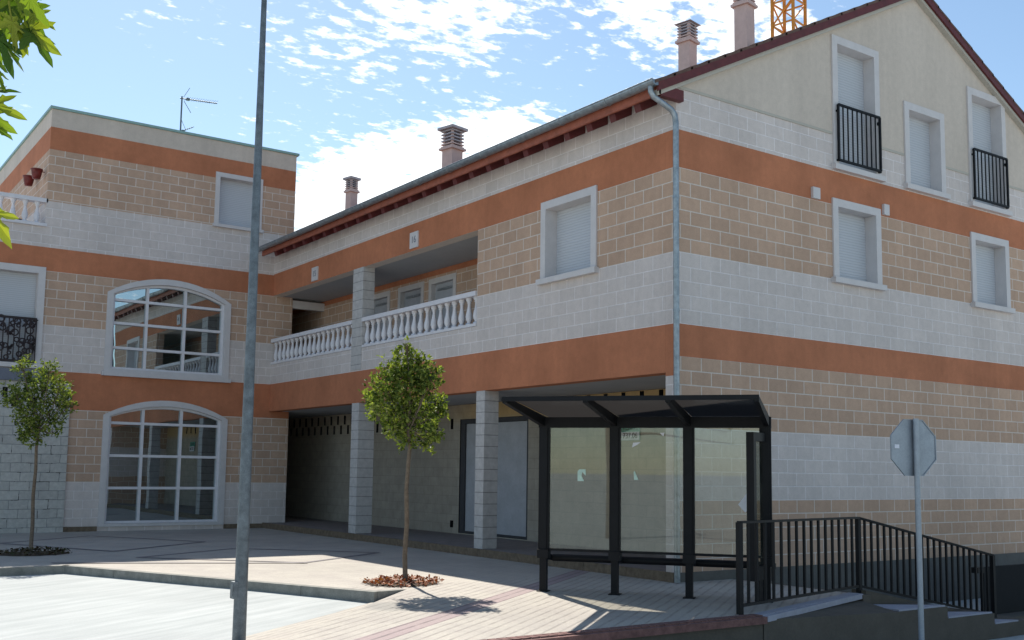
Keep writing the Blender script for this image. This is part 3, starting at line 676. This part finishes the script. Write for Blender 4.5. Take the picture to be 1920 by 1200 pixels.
for i in range(34):
    uu = rnd.uniform(a, b); zz = rnd.uniform(z0, z1 + (.12 if rnd.random() < .2 else 0)); s_ = rnd.uniform(.04, .09); th = rnd.uniform(0, 3.1)
    gr.add([mapC(uu + s_*math.cos(th + k*1.57)*(1 if k % 2 else .5), zz + s_*math.sin(th + k*1.57)*(1 if k % 2 else .5), -.06) for k in range(4)], [(0, 1, 2, 3)])
gr.build('scrolled_grille', plain('wrought_iron_dark', (.02, .010, .012), .5, bump=0), w)
mb = MB(); mb.box((-11.5, YC - .14, 3.17), (-5.2, YC - .001, 3.43)); C_build(mb, 'ledge', plain('grey_ledge', (.17, .18, .22), .8))
mb = MB(); panel(mb, lambda u, v, d=0: Vector((u, YC - .06 + d, v)), rect(-11.5, -4.72, -.3, 3.168), [rect(-6.12, -6.01, 2.80, 3.02), rect(-5.93, -5.82, 2.60, 2.82), rect(-5.70, -5.6, 2.80, 3.02), rect(-5.5, -5.4, 2.6, 2.82)], 0, .055); C_build(mb, 'rough_block_wall', M['rough'])
mb = MB(); mb.box((-6.2, YC - .004, 2.5), (-5.3, YC - .002, 3.1)); C_build(mb, 'vent_shade_backing', M['dark'])  # thin near-black sheet painted as the shade inside the vent slots
for a, b in ((-4.72, -3.99), (-1.05, .55)):
    mb = MB(); mb.box((a, YC - .02, -.3), (b, YC - .001, -.02)); C_build(mb, 'base_course', M['walkstone'])
# side walls, roof, terrace
mb = MB(); panel(mb, lambda u, v, d=0: Vector((-5.45 + d, u, v)), rect(YC + .301, 24, 6.5, 9.40), (), 0, .3); C_build(mb, 'west_wall', M['wallC'])
mb = MB(); mb.box((.20, YC + .302, -.4), (.52, 24, 6.9)); mb.box((.22, YC + .302, 6.9), (.498, 24, 9.4)); mb.box((-5.14, 23.7, -.4), (.19, 24, 9.39)); C_build(mb, 'rear_wall', M['wallC'])
mb = MB(); mb.box((-5.49, YC - .04, 9.402), (.56, 24.04, 9.46)); C_build(mb, 'coping', M['coping'])
mb = MB(); mb.box((-5.14, YC + .31, 9.1), (.19, 23.69, 9.3)); C_build(mb, 'roof', M['soffit'])
mb = MB(); mb.box((-11.5, YC + .302, 6.3), (-5.46, 24, 6.6)); C_build(mb, 'terrace', M['soffit'])
mb = MB(); mb.box((-11.5, YC - .05, 6.662), (-5.42, YC + .25, 6.73)); mb.box((-11.5, YC + .0, 7.22), (-5.42, YC + .2, 7.31)); C_build(mb, 'terrace_balustrade_rail', M['white'])
bm2 = MB(); bm2.lathe([(r, z * .98) for r, z in prof], 12); tb = bm2.build('baluster', M['white'], CB, loc=(3 - 5.62, .1, 6.73))
for i in range(1, 12): c = tb.copy(); c.location = (3 - 5.62 - i * .25, .1, 6.73); link(c, CB)

# items on the terrace wall
def pot(name, x, y, z, r_, label):
    m = MB(); m.lathe([(0, -r_*.9), (r_*.7, -r_*.9), (r_*.92, 0), (r_, r_*.75), (r_*1.12, r_*.78), (r_*1.12, r_*.95), (r_*.9, r_*.95), (r_*.85, r_*.5), (0, r_*.5)], 16)
    m.bar((r_*.8, 0, r_*.6), (r_ + .05, 0, r_*.6), .02, .02)
    return tag(m.build(name, M['redpot'], loc=(x, y, z)), label, 'flower pot', 'red pots on the terrace')
for (px, py, s_, yy, lb) in ((72, 327, 15, 15.65, 'upper dark red pot hung on the terrace wall beside the corner'), (57, 340, 14, 16.4, 'lower dark red pot hung on the terrace wall, left of the upper one')):
    d = pdir(px, py); t_ = (-5.6 - CAM.x) / d.x; q = CAM + d * t_; pot('flower_pot', -5.64, q.y, q.z, .12, lb)
pot('flower_pot', -5.75, 15.1, 6.72, .13, 'dark red pot standing on the terrace floor behind the last baluster')

bp_ = pot('flower_pot', -5.98, 15.0, 6.74, .12, 'dark blue pot on the terrace floor, left of the red one'); bp_.data.materials.clear(); bp_.data.materials.append(plain('blue_glazed_pot', (.02, .03, .09), .4)); bp_['group'] = 'pots on the terrace floor'
# antenna on the flat roof
an = tag(empty('television_antenna', (-1.76, 17, 9.3)), 'thin grey television antenna mast with side boom on the flat roof', 'antenna')
mb = MB(); mb.tube([(0, 0, 0), (0, 0, 1.92)], .022, 8); mb.build('mast', M['galv'], an)
mb = MB(); mb.tube([(-.05, 0, 1.86), (.98, .05, 1.95)], .016, 6)
for i in range(14): x = .12 + i * .062; mb.tube([(x, -.16, 1.87 + x * .09), (x, .16, 1.87 + x * .09)], .006, 4)
mb.box((.12, -.04, 1.84), (.2, .04, 1.9)); mb.tube([(.06, 0, 1.8), (.24, -.05, 1.5)], .008, 4); mb.tube([(.04, 0, 1.9), (.2, 0, 2.2)], .006, 4); mb.build('boom', M['galv'], an)
mb = MB(); mb.tube([(0, 0, .95), (.35, 0, 1.15)], .01, 5); mb.box((.03, -.04, .92), (.11, .04, 1.0))
for i in range(5): x = .1 + i * .055; mb.tube([(x, -.12, .95 + x * .55), (x, .12, .95 + x * .55)], .005, 4)
mb.tube([(0, 0, 1.3), (.15, 0, 1.0)], .006, 4); mb.build('lower_aerial', M['galv'], an)

# crane far behind
cr = tag(empty('tower_crane', (35.5, 27.6, -.7), R(9.8)), 'orange lattice tower crane mast rising behind the gable roof', 'crane')
mb = MB(); hw = .66; H = 44
for a in (-1, 1):
    for b in (-1, 1): mb.bar((a*hw, b*hw, 0), (a*hw, b*hw, H), .14, .14)
z = 0; k = 0
while z < H - .1:
    for (p, q) in (((-1, -1), (1, -1)), ((1, -1), (1, 1)), ((1, 1), (-1, 1)), ((-1, 1), (-1, -1))):
        mb.bar((p[0]*hw, p[1]*hw, z), (q[0]*hw, q[1]*hw, z), .08, .08)
        pp, qq = (p, q) if k % 2 else (q, p); mb.bar((pp[0]*hw, pp[1]*hw, z), (qq[0]*hw, qq[1]*hw, z + 1.3), .07, .07)
    z += 1.3; k += 1
mb.build('mast', M['crane'], cr)
mb = MB()
for s_ in (-1, 1): mb.bar((s_*.5, -10, H), (s_*.5, 34, H), .12, .12)
mb.bar((0, -10, H + 1.1), (0, 34, H + 1.1), .12, .12)
for i in range(36):
    y = -10 + i * 1.22
    for s_ in (-1, 1): mb.bar((s_*.5, y, H), (0, y + .61, H + 1.1), .05, .05); mb.bar((0, y + .61, H + 1.1), (s_*.5, y + 1.22, H), .05, .05)
mb.box((-.6, -10, H - 1.6), (.6, -8.2, H)); mb.build('jib', M['crane'], cr)

# ================================================================== BUS SHELTER
ang = R(-52.36); Dv = Vector((math.cos(ang), math.sin(ang), 0)); Nv = Vector((Dv.y, -Dv.x, 0)); P1 = Vector((-2.247, .036, 0)); SP = .901
G = ZP; ZH = 1.925; ZC = 2.135
bs = tag(empty('bus_shelter', (P1.x, P1.y, G), ang), 'black steel bus shelter with glass panes and smoked sloping canopy', 'bus shelter')
# local frame: x along the posts, y = -Nv (away from canopy) -> canopy lies towards -y
# check orientation: local -y axis in world
ly = Vector((-math.sin(ang), math.cos(ang), 0)); sgn = -1 if ly.dot(Nv) < 0 else 1
def L(x, n, z): return (x, n * sgn, z - G)
for i in range(4):
    mb = MB(); mb.bar(L(i*SP, 0, G - .02), L(i*SP, 0, ZH), .085, .085); mb.bar(L(i*SP, -.0, G - .002), L(i*SP, 0, G + .012), .14, .14)
    mb.bar(L(i*SP, 0, .36), L(i*SP, 0, ZH), .135, .06, up=(0, 1, 0)); mb.build('post', M['black'], bs)
mb = MB(); mb.bar(L(-.07, 0, ZH + .035), L(3*SP + .07, 0, ZH + .035), .10, .13); mb.build('header_beam', M['black'], bs)
LC = 1.64
for i in range(4):
    mb = MB(); x = i * SP + (-.02 if i == 0 else (.02 if i == 3 else 0)); vs = []
    for (n_, zt, zb) in ((-.10, ZH + .10, ZH - .03), (LC, ZC + .03, ZC - .035)):
        for s_ in (-.028, .028): vs += [L(x + s_, n_, zb), L(x + s_, n_, zt)]
    mb.add(vs, [(0, 1, 5, 4), (2, 6, 7, 3), (1, 3, 7, 5), (0, 4, 6, 2), (0, 2, 3, 1), (4, 5, 7, 6)]); mb.build('rafter', M['black'], bs)
mb = MB(); mb.bar(L(-.05, LC, ZC + .01), L(3*SP + .05, LC, ZC + .01), .045, .05); mb.build('canopy_edge', M['black'], bs)
for i in range(3):
    mb = MB(); a, b = i*SP + .03, (i+1)*SP - .03; vs = [L(a, -.08, ZH + .105), L(b, -.08, ZH + .105), L(b, LC - .025, ZC + .02), L(a, LC - .025, ZC + .02)]
    vs += [(v[0], v[1], v[2] + .008) for v in vs]; mb.add(vs, [(0, 1, 2, 3), (7, 6, 5, 4), (0, 4, 5, 1), (1, 5, 6, 2), (2, 6, 7, 3), (3, 7, 4, 0)]); mb.build('canopy_panel', M['canopy'], bs)
for i in range(3):
    a, b = i*SP + .068, (i+1)*SP - .068
    mb = MB(); mb.box((a, -.004, .40 - G), (b, .004, ZH - .03 - G)); gp = mb.build('glass_pane', M['sglass'], bs)
    mb = MB(); mb.bar(L(a, 0, .385), L(b, 0, .385), .03, .03); mb.build('pane_rail', M['black'], gp)
for n_, nm in ((-.34, 'bench_tube'), (-.22, 'bench_tube')):
    mb = MB(); mb.tube([L(.06, n_, .26 if n_ < -.3 else .27), L(3*SP + .02, n_, .26 if n_ < -.3 else .27)], .045, 12); mb.build(nm, M['black'], bs)
for i in range(4):
    mb = MB(); mb.box((i*SP - .07, -.07, .28 - G), (i*SP + .07, .07, .385 - G)); mb.bar(L(i*SP + .01, -.02, .30), L(i*SP + .06, -.38, .25), .05, .07); mb.build('bench_bracket', M['black'], bs)
# advertising panel at the right end
q0 = Vector((-1.035, -2.26, 0)); q1 = Vector((-.47, -2.02, 0)); pa = math.atan2((q1-q0).y, (q1-q0).x); pw = (q1 - q0).length
inv = Matrix.Rotation(-ang, 4, 'Z') @ Matrix.Translation((-P1.x, -P1.y, -G))
def PB(m, a, b, mi=0): m.box(a, b, mi, inv @ Matrix.Translation(q0) @ Matrix.Rotation(pa, 4, 'Z'))
mb = MB()
PB(mb, (0, -.045, .14), (.09, .045, 1.83)); PB(mb, (pw - .06, -.045, .10), (pw, .045, 1.83)); PB(mb, (.091, -.045, 1.73), (pw - .061, .045, 1.83)); PB(mb, (.091, -.045, .14), (pw - .061, .045, .30))
PB(mb, (.20, -.03, G), (.32, .03, .139)); PB(mb, (pw - .05, -.03, G), (pw - .01, .03, .099)); ap = mb.build('end_panel_frame', M['black'], bs)
mb = MB(); PB(mb, (.092, -.012, .301), (pw - .062, .012, 1.729)); mb.build('display_glass', M['sglass'], ap)

# papers on the shelter glass
def on_glass(px, py, off=.02):
    # intersect the view ray with the pane plane (through P1 with normal Nv)
    d = pdir(px, py); n = Nv; p0 = Vector((P1.x, P1.y, 0)) + Nv * off; t_ = (p0 - CAM).dot(n) / d.dot(n); return CAM + d * t_
def sheet(name, mat, outline, label, cat, group=None, off=.012):
    pts = [on_glass(a, b, off) for a, b in outline]; c = sum(pts, Vector()) / len(pts); m = MB()
    n = len(pts); back = [p - Nv * .0015 for p in pts]; m.add([p - c for p in pts + back], [tuple(range(n)), tuple(range(n, 2*n))[::-1]] + [(i, (i+1) % n, n + (i+1) % n, n + i) for i in range(n)])
    return tag(m.build(name, mat, loc=c), label, cat, group)
sheet('paper_notice', M['paper'], [(1384, 946), (1400, 925), (1412, 936), (1412, 948), (1397, 961)], 'pale blank paper taped at a tilt beside the right shelter panel', 'paper')
M['mint'] = plain('mint_paper', (.50, .66, .58), .8, bump=0)
sheet('torn_sticker', M['mint'], [(1083, 902), (1083, 884), (1086, 880), (1098, 880), (1098, 892), (1092, 885), (1090, 892), (1095, 902)], 'torn mint green sticker in the middle of the left pane', 'sticker', 'torn stickers on the shelter glass')
sheet('torn_sticker', M['mint'], [(1188, 885), (1190, 883), (1197, 900), (1189, 900)], 'small pointed mint green sticker remnant on the middle pane', 'sticker', 'torn stickers on the shelter glass')
sheet('torn_sticker', M['paper'], [(1185, 839), (1187, 830), (1201, 829), (1195, 834)], 'cream paper scrap below the green sale board on the middle pane', 'sticker', 'torn stickers on the shelter glass')
sheet('torn_sticker', M['paper'], [(1237, 812), (1246, 811), (1244, 818)], 'tiny white scrap near the top right of the middle pane', 'sticker', 'torn stickers on the shelter glass')
# for-sale board on the arcade wall, seen through the middle pane
sb = tag(empty('sale_board', (1.98, 3.18, 2.03)), 'green and white sale board with phone number on the arcade wall', 'sign')
mb = MB(); mb.box((-.012, -.24, -.13), (0, .24, .17)); mb.build('board', M['green'], sb)
mb = MB(); mb.box((-.016, -.235, -.125), (-.013, .235, .02)); mb.build('number_field', M['paper'], sb)
text(sb, 'VENDE', .13, M['greentx'], Matrix.Translation((-.015, 0, .09)) @ MA, 'lettering', .002)
text(sb, '737.06', .14, plain('black_ink', (.02, .02, .025), .6, bump=0), Matrix.Translation((-.019, 0, -.05)) @ MA, 'lettering', .002)

# ================================================================== RAILING AND STAIRS
zt = {0: ZP + .96, 1: ZP + .95, 2: -.60 + .90}
Rp = [Vector((-1.72, -2.72, ZP)), Vector((1.17, -2.06, ZP)), Vector((3.70, -2.36, -.62))]
rl = tag(empty('railing', Rp[0]), 'black steel railing with upright bars down the steps', 'railing'); o0 = Rp[0]
HR = [1.16 * .83, .955, .90]
tops = [Rp[0] + Vector((0, 0, .965)), Rp[1] + Vector((0, 0, .945)), Rp[2] + Vector((0, 0, .90))]
for i, p in enumerate(Rp):
    mb = MB(); mb.bar(p - o0 - Vector((0, 0, .12)), tops[i] - o0, .055, .055); mb.build('post', M['black'], rl)
mb = MB()
for i in (0, 1): mb.bar(tops[i] - o0, tops[i+1] - o0, .06, .025)
mb.build('handrail', M['black'], rl)
mb = MB(); bots = [p + Vector((0, 0, .09)) for p in Rp]
for i in (0, 1): mb.bar(bots[i] - o0, bots[i+1] - o0, .03, .03)
mb.build('bottom_rail', M['black'], rl)
for i, k in ((0, 16), (1, 22)):
    for j in range(1, k):
        a = bots[i].lerp(bots[i+1], j / k); b = tops[i].lerp(tops[i+1], j / k); mb = MB(); mb.bar(a - o0, b - o0, .026, .026); mb.build('bar', M['black'], rl)
# steps going down to the right beside the railing
st = tag(empty('steps', (1.1, -2.5, -.75)), 'brown rendered steps with pale treads descending to the right', 'steps'); so_ = Vector((1.1, -2.5, -.75))
X = [.98, 2.0, 3.05, 3.65]; Zs = [-.27, -.42, -.565]
mb = MB()
for i in range(3):
    mb.box(Vector((X[i], -2.75, -1.2)) - so_, Vector((X[i+1] if i < 2 else 3.95, -2.1, Zs[i])) - so_)
mb.build('flight', M['brownwall'], st)
mb = MB()
for i, (xa, xb) in enumerate(((1.0, 1.95), (2.02, 3.0), (3.07, 3.62))):
    vs = [(xa, -2.748, Zs[i] + .002), (xb, -2.748, Zs[i] + .002), (xa, -2.12 - .07 * i, Zs[i] + .002)]
    vs = [Vector(v) - so_ for v in vs]; vs += [v + Vector((0, 0, .02)) for v in vs]; mb.add(vs, [(2, 1, 0), (3, 4, 5), (0, 1, 4, 3), (1, 2, 5, 4), (2, 0, 3, 5)])
mb.build('tread', M['tread'], st)
mb = MB(); a, b = Rp[1], Rp[2]
vs = []
for p, zz in ((a, ZP + .045), (b, -.60)):
    for dy in (-.10, .12): vs += [Vector((p.x, p.y + dy, -1.2)) - so_, Vector((p.x, p.y + dy, zz)) - so_]
mb.add(vs, [(0, 4, 5, 1), (2, 3, 7, 6), (1, 5, 7, 3), (0, 1, 3, 2), (4, 6, 7, 5)]); mb.build('stringer', M['brownwall'], st)
# black sheet barrier beyond the steps
bb = tag(empty('metal_barrier', (4.2, -1.85, -.75)), 'low matt black sheet metal barrier beyond the foot of the steps', 'barrier')
mb = MB(); mb.box((.12, 0, .11), (4.0, .06, .80)); mb.build('sheet_panel', M['dark'], bb)
mb = MB(); mb.box((-.06, -.02, .72), (.118, .08, .80)); mb.build('cap_rail', M['black'], bb)
mb = MB(); mb.box((-.4, -.3, -.1), (4.4, .35, .108)); mb.build('kerb_base', M['brownwall'], bb)

# ================================================================== LAMP POST AND STOP SIGN
lp = tag(empty('lamp_post', (-6.67, -1.305, -.245)), 'tall tapered galvanised steel lamp post in the foreground', 'street lamp')
mb = MB(); mb.tube([(0, 0, 0), (0, 0, 1.5), (0, 0, 3), (0, 0, 4.5), (0, 0, 6), (0, 0, 9)], [.061, .053, .044, .036, .026, .022], 18); mb.build('pole', M['galv'], lp)
mb = MB(); mb.box((-.085, -.04, .42), (-.045, .04, .57)); mb.box((-.088, -.03, .44), (-.086, .03, .55)); mb.build('hatch_box', M['galv'], lp)
mb = MB(); mb.lathe([(.12, -.02), (.12, 0), (.07, .005), (.065, .02)], 16); mb.build('base_plate', M['galv'], lp)
mb = MB(); mb.tube([(0, 0, 9), (0, 0, 9.15), (-.2, -.3, 9.35), (-.7, -1.0, 9.45)], .03, 10); mb.build('arm', M['galv'], lp)
mb = MB(); mb.lathe([(0, -.06), (.16, -.05), (.2, 0), (.12, .1), (0, .13)], 14, c=(-.75, -1.1, 9.45)); mb.build('lamp_head', M['signback'], lp)

sg = tag(empty('stop_sign', (-.17, -3.83, zr(-.17, -3.83) - .02)), 'grey back of an octagonal road sign on a slim pole', 'road sign'); gz_ = zr(-.17, -3.83) - .02
SC = Vector((-.19, -3.86, 1.655)); rad = .322
mb = MB(); mb.tube([(0, 0, 0), (0, 0, SC.z - gz_ + .31)], .03, 14); mb.build('pole', M['signback'], sg)
yaw = R(33 + 43)   # facing direction of the red face
Mz = Matrix.Translation((0, 0, SC.z - gz_)) @ Matrix.Rotation(yaw, 4, 'Z')
def octv(rr, x): return [Mz @ Vector((x, rr * math.cos(R(22.5 + 45*k)), rr * math.sin(R(22.5 + 45*k)))) for k in range(8)]
def oct_(m, rr, x0, x1): m.add(octv(rr, x0) + octv(rr, x1), [tuple(range(8))[::-1], tuple(range(8, 16))] + [(i, (i+1) % 8, 8 + (i+1) % 8, 8 + i) for i in range(8)])
mb = MB(); oct_(mb, rad, .045, .052); pl = mb.build('plate', M['signback'], sg)
mb = MB(); a_, b_ = octv(rad + .006, .036), octv(rad - .004, .036); c_, d_ = octv(rad + .006, .056), octv(rad - .004, .056)
for i in range(8):
    j = (i + 1) % 8; mb.add([a_[i], a_[j], b_[j], b_[i], c_[i], c_[j], d_[j], d_[i]], [(0, 1, 2, 3), (4, 7, 6, 5), (0, 4, 5, 1), (3, 2, 6, 7)])
mb.build('rim', M['signback'], pl)
mb = MB(); oct_(mb, rad * .93, .053, .055); mb.build('red_face', M['signred'], pl)
text(pl, 'STOP', .22, M['white'], Mz @ Matrix.Translation((.057, 0, 0)) @ Matrix(((0, 0, 1, 0), (1, 0, 0, 0), (0, 1, 0, 0), (0, 0, 0, 1))), 'lettering', .001)
mb = MB(); mb.box((.040, .195, -.01), (.0445, .255, .03), 0, Mz); mb.build('sticker', M['paper'], pl)
mb = MB(); mb.box((.022, -.040, -.31), (.044, -.012, .31), 0, Mz); mb.build('bracket', M['black'], sg)

# ================================================================== TREES
def tree(name, base, dep, trunk_px, blobs, nleaf, label, seed, leaf=.05, skew=0):
    rnd = random.Random(seed); base = Vector(base); root = tag(empty(name, base), label, 'tree', 'young street trees on the plaza')
    rh = Vector((r_.x, r_.y, 0)).normalized(); fh = Vector((f_.x, f_.y, 0)).normalized()
    def W_(px, py, dd=0):
        d = pdir(px, py); q = CAM + d * dep; return q + fh * dd - base
    tp = [W_(a, b) for a, b in trunk_px]; tp[0] = Vector((0, 0, -.05)); n = len(tp)
    mb = MB(); mb.tube(tp, [.034 - .012 * i / (n - 1) for i in range(n)], 9)
    cs = []
    for (px, py, rp) in blobs: cs.append((W_(px, py, rnd.uniform(-.22, .22)), rp / 1985 * dep))
    mb2 = mb
    for c, rr in cs:
        s0 = tp[-1].lerp(tp[-2], rnd.uniform(0, .35)); mid = s0.lerp(c, .5) + Vector((rnd.uniform(-.05, .05), rnd.uniform(-.05, .05), -.04))
        mb2.tube([s0, mid, c], [.013, .009, .004], 6)
        for k in range(5):
            e = c + Vector((rnd.gauss(0, 1), rnd.gauss(0, 1), rnd.gauss(.3, 1))).normalized() * rr * .9; mb2.tube([c.lerp(mid, .3), c.lerp(e, .5) + Vector((0, 0, .02)), e], [.005, .004, .002], 4)
    mb.build('trunk', M['bark'], root)
    lv = MB(); tot = sum(r**2 for _, r in cs)
    for c, rr in cs:
        # sprigs: small groups of leaves so that the crown reads as tufts with gaps
        ns = max(6, int(nleaf * rr * rr / tot / 7))
        for s_ in range(ns):
            dirv = Vector((rnd.gauss(0, 1), rnd.gauss(0, 1), rnd.gauss(0, 1))).normalized(); pos = c + dirv * rr * (rnd.random() ** .45) * rnd.uniform(.85, 1.12)
            grow = (dirv + Vector((0, 0, .5)) + Vector((rnd.gauss(0, .4), rnd.gauss(0, .4), rnd.gauss(0, .4)))).normalized()
            for j in range(7):
                p = pos + grow * (.016 * j - .04) + Vector((rnd.gauss(0, .012), rnd.gauss(0, .012), rnd.gauss(0, .012)))
                ax = (grow * .6 + Vector((rnd.gauss(0, 1), rnd.gauss(0, 1), rnd.gauss(-.1, .8))).normalized()).normalized()
                sd = ax.cross(Vector((rnd.gauss(0, 1), rnd.gauss(0, 1), rnd.gauss(0, 1)))).normalized(); l_ = leaf * rnd.uniform(.65, 1.3); w_ = l_ * .30
                nrm = ax.cross(sd) * (w_ * .5)
                lv.add([p, p + ax*l_*.45 + sd*w_ + nrm, p + ax*l_, p + ax*l_*.45 - sd*w_ + nrm], [(0, 1, 2), (0, 2, 3)])
    lv.build('crown', M['leaf'], root); return root
tree('young_tree', (-3.34, 1.56, ZP), 13.93, [(760, 1095), (759, 1040), (763, 980), (762, 920), (766, 865), (769, 835), (764, 800)],
     [(764, 650, 10), (768, 672, 26), (742, 690, 30), (790, 692, 26), (765, 715, 42), (728, 730, 34), (712, 755, 28), (702, 772, 16), (800, 722, 32), (812, 705, 20), (818, 755, 18), (748, 770, 42), (790, 770, 38), (740, 800, 26), (770, 815, 30), (812, 815, 22), (800, 828, 18), (826, 770, 10), (700, 750, 16)],
     5600, 'young tree with rounded crown on the sunlit kerb corner', 3, leaf=.060)
tree('young_tree', (-6.5, 8.64, ZP), 18.1, [(57, 1040), (61, 985), (62, 930), (67, 880), (68, 840), (74, 800)],
     [(48, 685, 18), (38, 705, 16), (100, 700, 24), (75, 725, 30), (40, 745, 28), (118, 725, 20), (100, 755, 26), (70, 770, 32), (26, 745, 14), (130, 760, 13), (45, 790, 20), (100, 790, 22), (70, 815, 26), (35, 815, 14), (110, 812, 10), (128, 745, 14)],
     4600, 'young tree with forked bushy crown before the rough white wall', 8, leaf=.055)

def litter(name, c, rx, ry, n, mat, label, seed, ang_=0):
    rnd = random.Random(seed); mb = MB(); k = 28; ring = []
    mb.add([(0, 0, .05)] + [(math.cos(2*math.pi*i/k) * rx * rnd.uniform(.9, 1.03), math.sin(2*math.pi*i/k) * ry * rnd.uniform(.9, 1.03), .004) for i in range(k)], [(0, i + 1, (i + 1) % k + 1) for i in range(k)], 1, True)
    for i in range(n):
        a = rnd.uniform(0, 6.283); q = math.sqrt(rnd.random()) * 1.08; x, y = math.cos(a)*q*rx, math.sin(a)*q*ry; z = .02 + .05 * max(0, 1 - q) + rnd.uniform(0, .03)
        ax = Vector((rnd.gauss(0, 1), rnd.gauss(0, 1), rnd.gauss(0, .5))).normalized(); sd = ax.cross(Vector((rnd.gauss(0, .6), rnd.gauss(0, .6), 1))).normalized(); l_ = rnd.uniform(.03, .07)
        p = Vector((x, y, z)); mb.add([p, p + ax*l_*.5 + sd*l_*.35, p + ax*l_, p + ax*l_*.5 - sd*l_*.35], [(0, 1, 2, 3)])
    return tag(mb.build(name, [mat, M['soil']], loc=c, rz=ang_), label, 'leaf litter', None, 'stuff')
litter('leaf_litter', (-3.36, 1.64, ZP), .48, .44, 560, M['litter'], 'red and brown fallen leaves ringed round the kerb corner tree', 1)
litter('leaf_litter', (-6.5, 8.6, ZP), .60, .55, 500, M['dlitter'], 'dark soil and leaf litter round the left tree', 2)

# overhanging plane tree: branches reach into the top left corner
pt = tag(empty('plane_tree', (-13.2, -6.2, -.24)), 'overhanging branch tips of a plane tree with lobed yellow green leaves', 'tree'); po = Vector((-13.2, -6.2, -.24))
def at(px, py, d): return CAM + pdir(px, py) * d - po
mb = MB(); mb.tube([(0, 0, -.05), (.05, .02, 1.5), (.0, .05, 2.6), (.1, 0, 3.6)], [.14, .12, .11, .08], 12)
for (px, py, d, m_) in ((-60, -40, 3.0, (1.6, -.3, 3.3)), (-40, 110, 3.1, (1.5, -.2, 3.0)), (-50, 260, 3.0, (1.5, -.3, 2.8)), (-60, 420, 2.9, (1.4, -.4, 2.5))):
    mb.tube([(0.02, 0, 2.5), m_, at(px, py, d)], [.05, .025, .008], 7)
mb.tube([(.1, 0, 3.5), (-.5, .4, 4.4), (-.9, .9, 5.2)], [.07, .05, .03], 7)
mb.build('trunk', M['bark'], pt)
def leaf_shape(s):
    pts = []; lobes = [(-128, .55), (-62, .85), (0, 1.15), (62, .85), (128, .55)]
    prev = None
    for i, (a, l) in enumerate(lobes):
        a = R(a); 
        pts += [(q_*l*math.sin(a + w_), q_*l*math.cos(a + w_)) for q_, w_ in ((.48, -.26), (.60, -.30), (.66, -.20), (.84, -.12), (1.04, -.01), (.84, .12), (.68, .21), (.60, .30), (.48, .26))]
        if i < 4: b = R(lobes[i][0] + lobes[i+1][0]) / 2; pts.append((.36*math.sin(b), .36*math.cos(b)))
    return [(x*s, y*s) for x, y in pts]
mb = MB(); rnd = random.Random(11)
def put_leaf(px, py, d, tip, face, s, curl=.25, parent_pt=None):
    """leaf base at pixel ray; tip = direction in (right, up, fwd); face = tilt about the midrib"""
    c = at(px, py, d); T = (r_*tip[0] + u_*tip[1] + f_*tip[2]).normalized(); N = (-f_ + T * f_.dot(T)).normalized(); S = T.cross(N)
    S, N = S*math.cos(face) + N*math.sin(face), N*math.cos(face) - S*math.sin(face)
    pts = leaf_shape(s); ctr = c + T*s*.05
    vs = [ctr] + [c + S*x + T*y - N * curl * (x*x + .6*y*y) / s + N*rnd.gauss(0, .03)*s for x, y in pts]
    mb.add(vs, [(0, i, i + 1) for i in range(1, len(vs) - 1)] + [(0, len(vs) - 1, 1)])
    mb.tube([c, c - T*s*.5 + u_*s*.3], .0025, 4)
S_ = .075
for args in ((30, -20, 3.0, (.35, -1, .1), .2, .085), (55, -5, 2.9, (.55, -1, 0), -.5, .080), (12, 10, 3.05, (-.1, -1, .2), .6, .08), (22, 40, 2.95, (.3, -1, -.1), 1.15, .075), (50, 55, 3.0, (.9, -.62, .1), .35, .095), (60, 62, 3.0, (.75, -1, .1), 1.0, .09),
             (-5, 70, 2.9, (.55, -1, 0), 1.15, .10), (5, 80, 3.0, (.9, -.95, 0), 1.35, .085), (-12, 110, 2.95, (.25, -1, 0), 1.2, .07), (-18, 172, 3.0, (1, .15, 0), .9, .07), (-15, 195, 3.0, (1, -.35, 0), .5, .085), (-12, 235, 3.0, (.8, -.5, 0), .8, .055),
             (-22, 395, 2.9, (.75, -1, 0), .9, .10), (-20, 60, 3.2, (.3, -1, 0), 0, .09), (-30, 0, 3.1, (.5, -.6, 0), .3, .09), (5, -35, 3.1, (.5, -.8, 0), -.3, .09)):
    put_leaf(*args)
for args in ((22, 2, 3.02, (.1, -1, .1), .1, .085), (45, 12, 3.05, (.5, -.9, .1), -.2, .085), (62, 25, 3.0, (.8, -.5, .1), .5, .06), (10, 30, 3.1, (-.3, -1, 0), -.4, .07), (-8, 130, 3.0, (.6, -1, 0), 1.3, .06), (35, 62, 2.98, (.5, -1, .1), .9, .055), (-20, 215, 3.0, (.9, -.6, 0), .2, .075), (-25, 150, 3.05, (.6, -1, 0), 1.1, .07)):
    put_leaf(*args)
for i in range(220):   # rest of the crown, outside the frame
    c = Vector((rnd.gauss(-.4, .8), rnd.gauss(.5, .8), rnd.uniform(3.6, 5.8))); T = Vector((rnd.gauss(0, 1), rnd.gauss(0, 1), -1)).normalized(); S = T.cross(Vector((rnd.gauss(0, 1), rnd.gauss(0, 1), 1))).normalized(); N = T.cross(S)
    pts = leaf_shape(.09); vs = [c] + [c + S*x + T*y + N*rnd.gauss(0, .004) for x, y in pts]; mb.add(vs, [(0, k, k + 1) for k in range(1, len(vs) - 1)] + [(0, len(vs) - 1, 1)])
mb.build('crown', M['plane_leaf'], pt)
